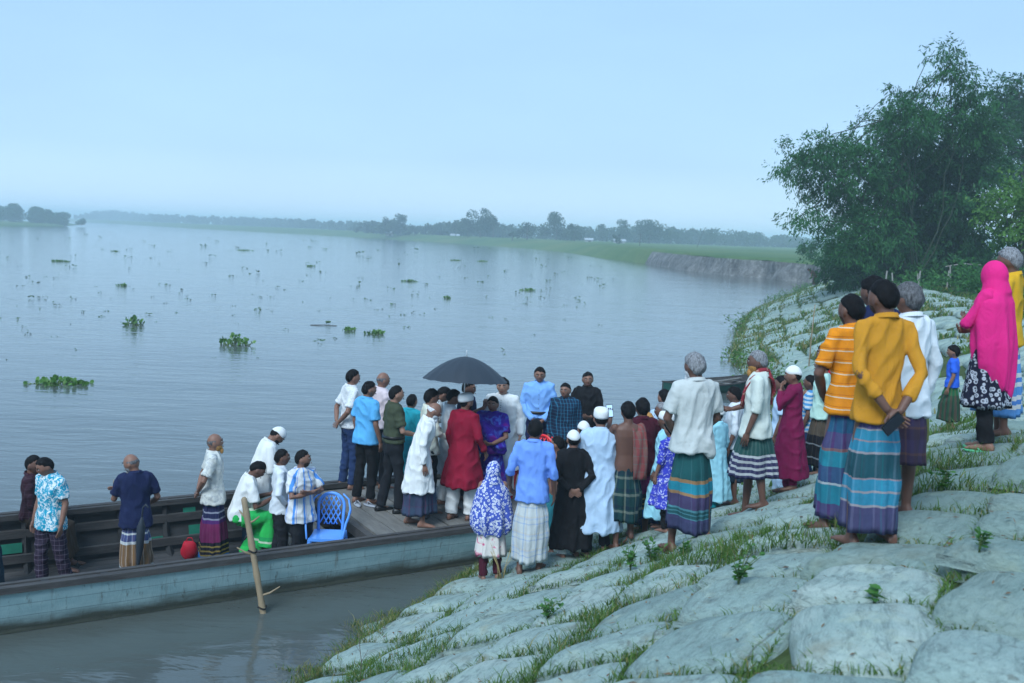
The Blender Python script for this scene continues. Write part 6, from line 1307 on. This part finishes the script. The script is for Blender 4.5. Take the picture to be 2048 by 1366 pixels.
bank_person(56, 5.66, 12.66, 1.08, 64, 'small child in blue T-shirt and green flowered skirt on the path', shirt(cloth('royal blue cotton', (.03, .12, .62)), 'short', .88, collar=False), lungi(L56, .20, w=1.1), ('down', 'down'), head=1.18, tone='m', style='thick', faced=True)
bank_person(57, 4.07, 8.44, 1.61, 42, 'person in magenta pink headscarf and dark dotted dress on the high bag', dict(m=PINK, sleeve='elbow', hem=.95, nm='tunic', collar=False), pants(BLK), (((.20, .14, 1.14), (.02, .25, 1.13), (-.8, .3, .2), (0, -.8, .5), .5), ((.20, .12, 1.12), (.0, .24, 1.06), (-.9, .2, .2), (0, -.8, .5), .5)), style='none', tone='m', feet='slipg', step=.06,
  extra=multi(veil(PINK, [(1.46, .10, .09, -.01), (1.42, .17, .12, 0), (1.34, .215, .15, 0), (1.15, .235, .17, -.01), (.95, .23, .17, -.03), (.80, .20, .15, -.05), (.66, .13, .12, -.08)], grow=1.22, seed=8, hemf=lambda P: P-np.stack([np.zeros(len(P)), np.zeros(len(P)), smooth01((1.05-P[:, 2])/.4)*np.clip(.12+P[:, 0]*.55, -.1, .2)], 1)), lambda root, bend, headp, K, A, L: dress(root, bend, K, T_DOT, 1.0, .40, 1.05)))
bank_person(58, 4.47, 9.0, 1.74, 55, 'grey-haired person in yellow shirt at the right frame edge behind the pink headscarf', shirt(cloth('yellow cotton', (.62, .34, .02)), 'elbow', .84), lungi(L58, .22), ('low', 'low'), hair='grey', style='thick', tone='d')
bank_person(59, 20.5, 68.0, 1.55, 60, 'tiny stooping figure in dark clothes far along the slope', shirt(BROWNP, 'short', .84), lungi(BROWNP, .2), ('reach', 'reach'), lean=55, tone='d')
run_jobs()

# ------------------------------------------------------------------ small growth and litter on the bags
M_WEED = two_sided_leaf('weed leaf', (.025, .11, .02), (.09, .23, .05), 4, .5, .3)
def weed(x, y, h, n, leaf, label, seed, broad=False):
    gr = np.random.default_rng(seed); st, lv = Geo(), Geo()
    for k in range(n):
        a = gr.uniform(0, 6.3); tip = np.array([math.cos(a)*h*gr.uniform(.2, .6), math.sin(a)*h*gr.uniform(.2, .6), h*gr.uniform(.6, 1.05)])
        P = np.array([tip*t*np.array([t, t, 1]) for t in (0, .35, .7, 1)]); st.tube(P, [.004, .0035, .003, .002], 5, round_=False)
        for j in range(3 if broad else 9):
            t = gr.uniform(.3, 1.0); p = tip*t*np.array([t, t, 1]); d = gr.normal(size=3); d[2] = abs(d[2])*.4; d /= np.linalg.norm(d); L = leaf*gr.uniform(.6, 1.2); f = frame(d, (gr.normal()*.4, gr.normal()*.4, 1))
            q = np.array([(0, 0, 0), (.25, .35, .04), (.28, .65, .02), (0, 1, -.08), (-.28, .65, .02), (-.25, .35, .04), (0, .5, -.04)])*L
            lv.add(q @ f.T+p, [(6, i, (i+1) % 6) for i in range(6)])
    root = link('weed_plant', None, loc=(x, y, surface(x, y)-.02)); tag(root, label, 'weed'); st.build('stems', plain('weed stem', (.10, .15, .05), .7, .2), root); lv.build('leaves', M_WEED, root)
for k, (x, y, h, n, lf, lab, br_) in enumerate([(1.30, 8.55, .26, 9, .055, 'bushy green weed left of the white-haired watcher on the bags', False), (1.50, 8.12, .22, 7, .05, 'smaller leafy weed right below the white-haired watcher', False), (1.05, 8.0, .24, 5, .06, 'thin upright weed growing among the lower bags', False),
    (1.45, 5.95, .25, 8, .05, 'tall weed tuft between two bags below the mustard shirt', False), (1.95, 5.05, .10, 2, .10, 'three broad dark seedling leaves lying on a pale bag in front', True), (.35, 7.3, .22, 5, .055, 'weed sprig in the seam of the lower left bags', False), (3.3, 7.4, .2, 7, .05, 'leafy weed beside the dark raised bag on the right', False), (2.62, 5.35, .14, 5, .045, 'short weed in the long grassy seam at the right', False)]):
    weed(x, y, h, n, lf, lab, 900+k, br_)
g = Geo(); gr = np.random.default_rng(77)
for k in range(9):
    a = gr.uniform(-1, 1); g.tube([(gr.normal()*.02, gr.normal()*.02, 0), (a*.06, gr.normal()*.03, .16), (a*.15, gr.normal()*.06, gr.uniform(.25, .4))], [.004, .003, .0015], 5, round_=False)
tag(g.build('dry_stalks', plain('dry stalk', (.36, .28, .12), .8, .2), loc=(-.02, 10.25, surface(-.02, 10.25)-.02)), 'straw-coloured dry stalks at the feet of the headscarf child', 'weed')
g = Geo(); g.tube([(0, 0, 0), (.01, 0, .2), (-.02, .01, .42)], [.005, .004, .002], 5); g.tube([(.01, 0, .2), (.06, .01, .3)], .002, 4); g.tube([(0, 0, .28), (-.06, .01, .36)], .002, 4)
tag(g.build('dry_twig', plain('grey twig', (.14, .12, .10), .8, .2), loc=(-1.15, 7.85, ground(-1.15, 7.85)-.12)), 'bare thin twig standing at the lower left edge of the bags', 'twig')
# fallen leaves and chaff
n = 900; C0 = []
while len(C0) < n:
    x, y = gr.uniform(-1.5, 5), gr.uniform(4, 12); 
    if gr.random() < .4+.6*math.exp(-((x-2.6)/.4)**2): C0.append((x, y))
C0 = np.array([(x, y, surface(x, y)+.012) for x, y in C0]); D = gr.normal(size=(n, 3))*np.array([1, 1, .15]); D /= np.linalg.norm(D, axis=1)[:, None]; N = gr.normal(size=(n, 3))*.3+np.array([0, 0, 1.])
V, F = leaf_mesh_arrays(C0, D, N, gr.uniform(.012, .06, n), gr.uniform(.006, .022, n))
tag(link('leaf_litter', make_mesh('leaf_litter', V, F, mats=[two_sided_leaf('dead leaf', (.05, .028, .018), (.24, .15, .08), 9, .8, .1)], smooth=False)), kind='stuff')
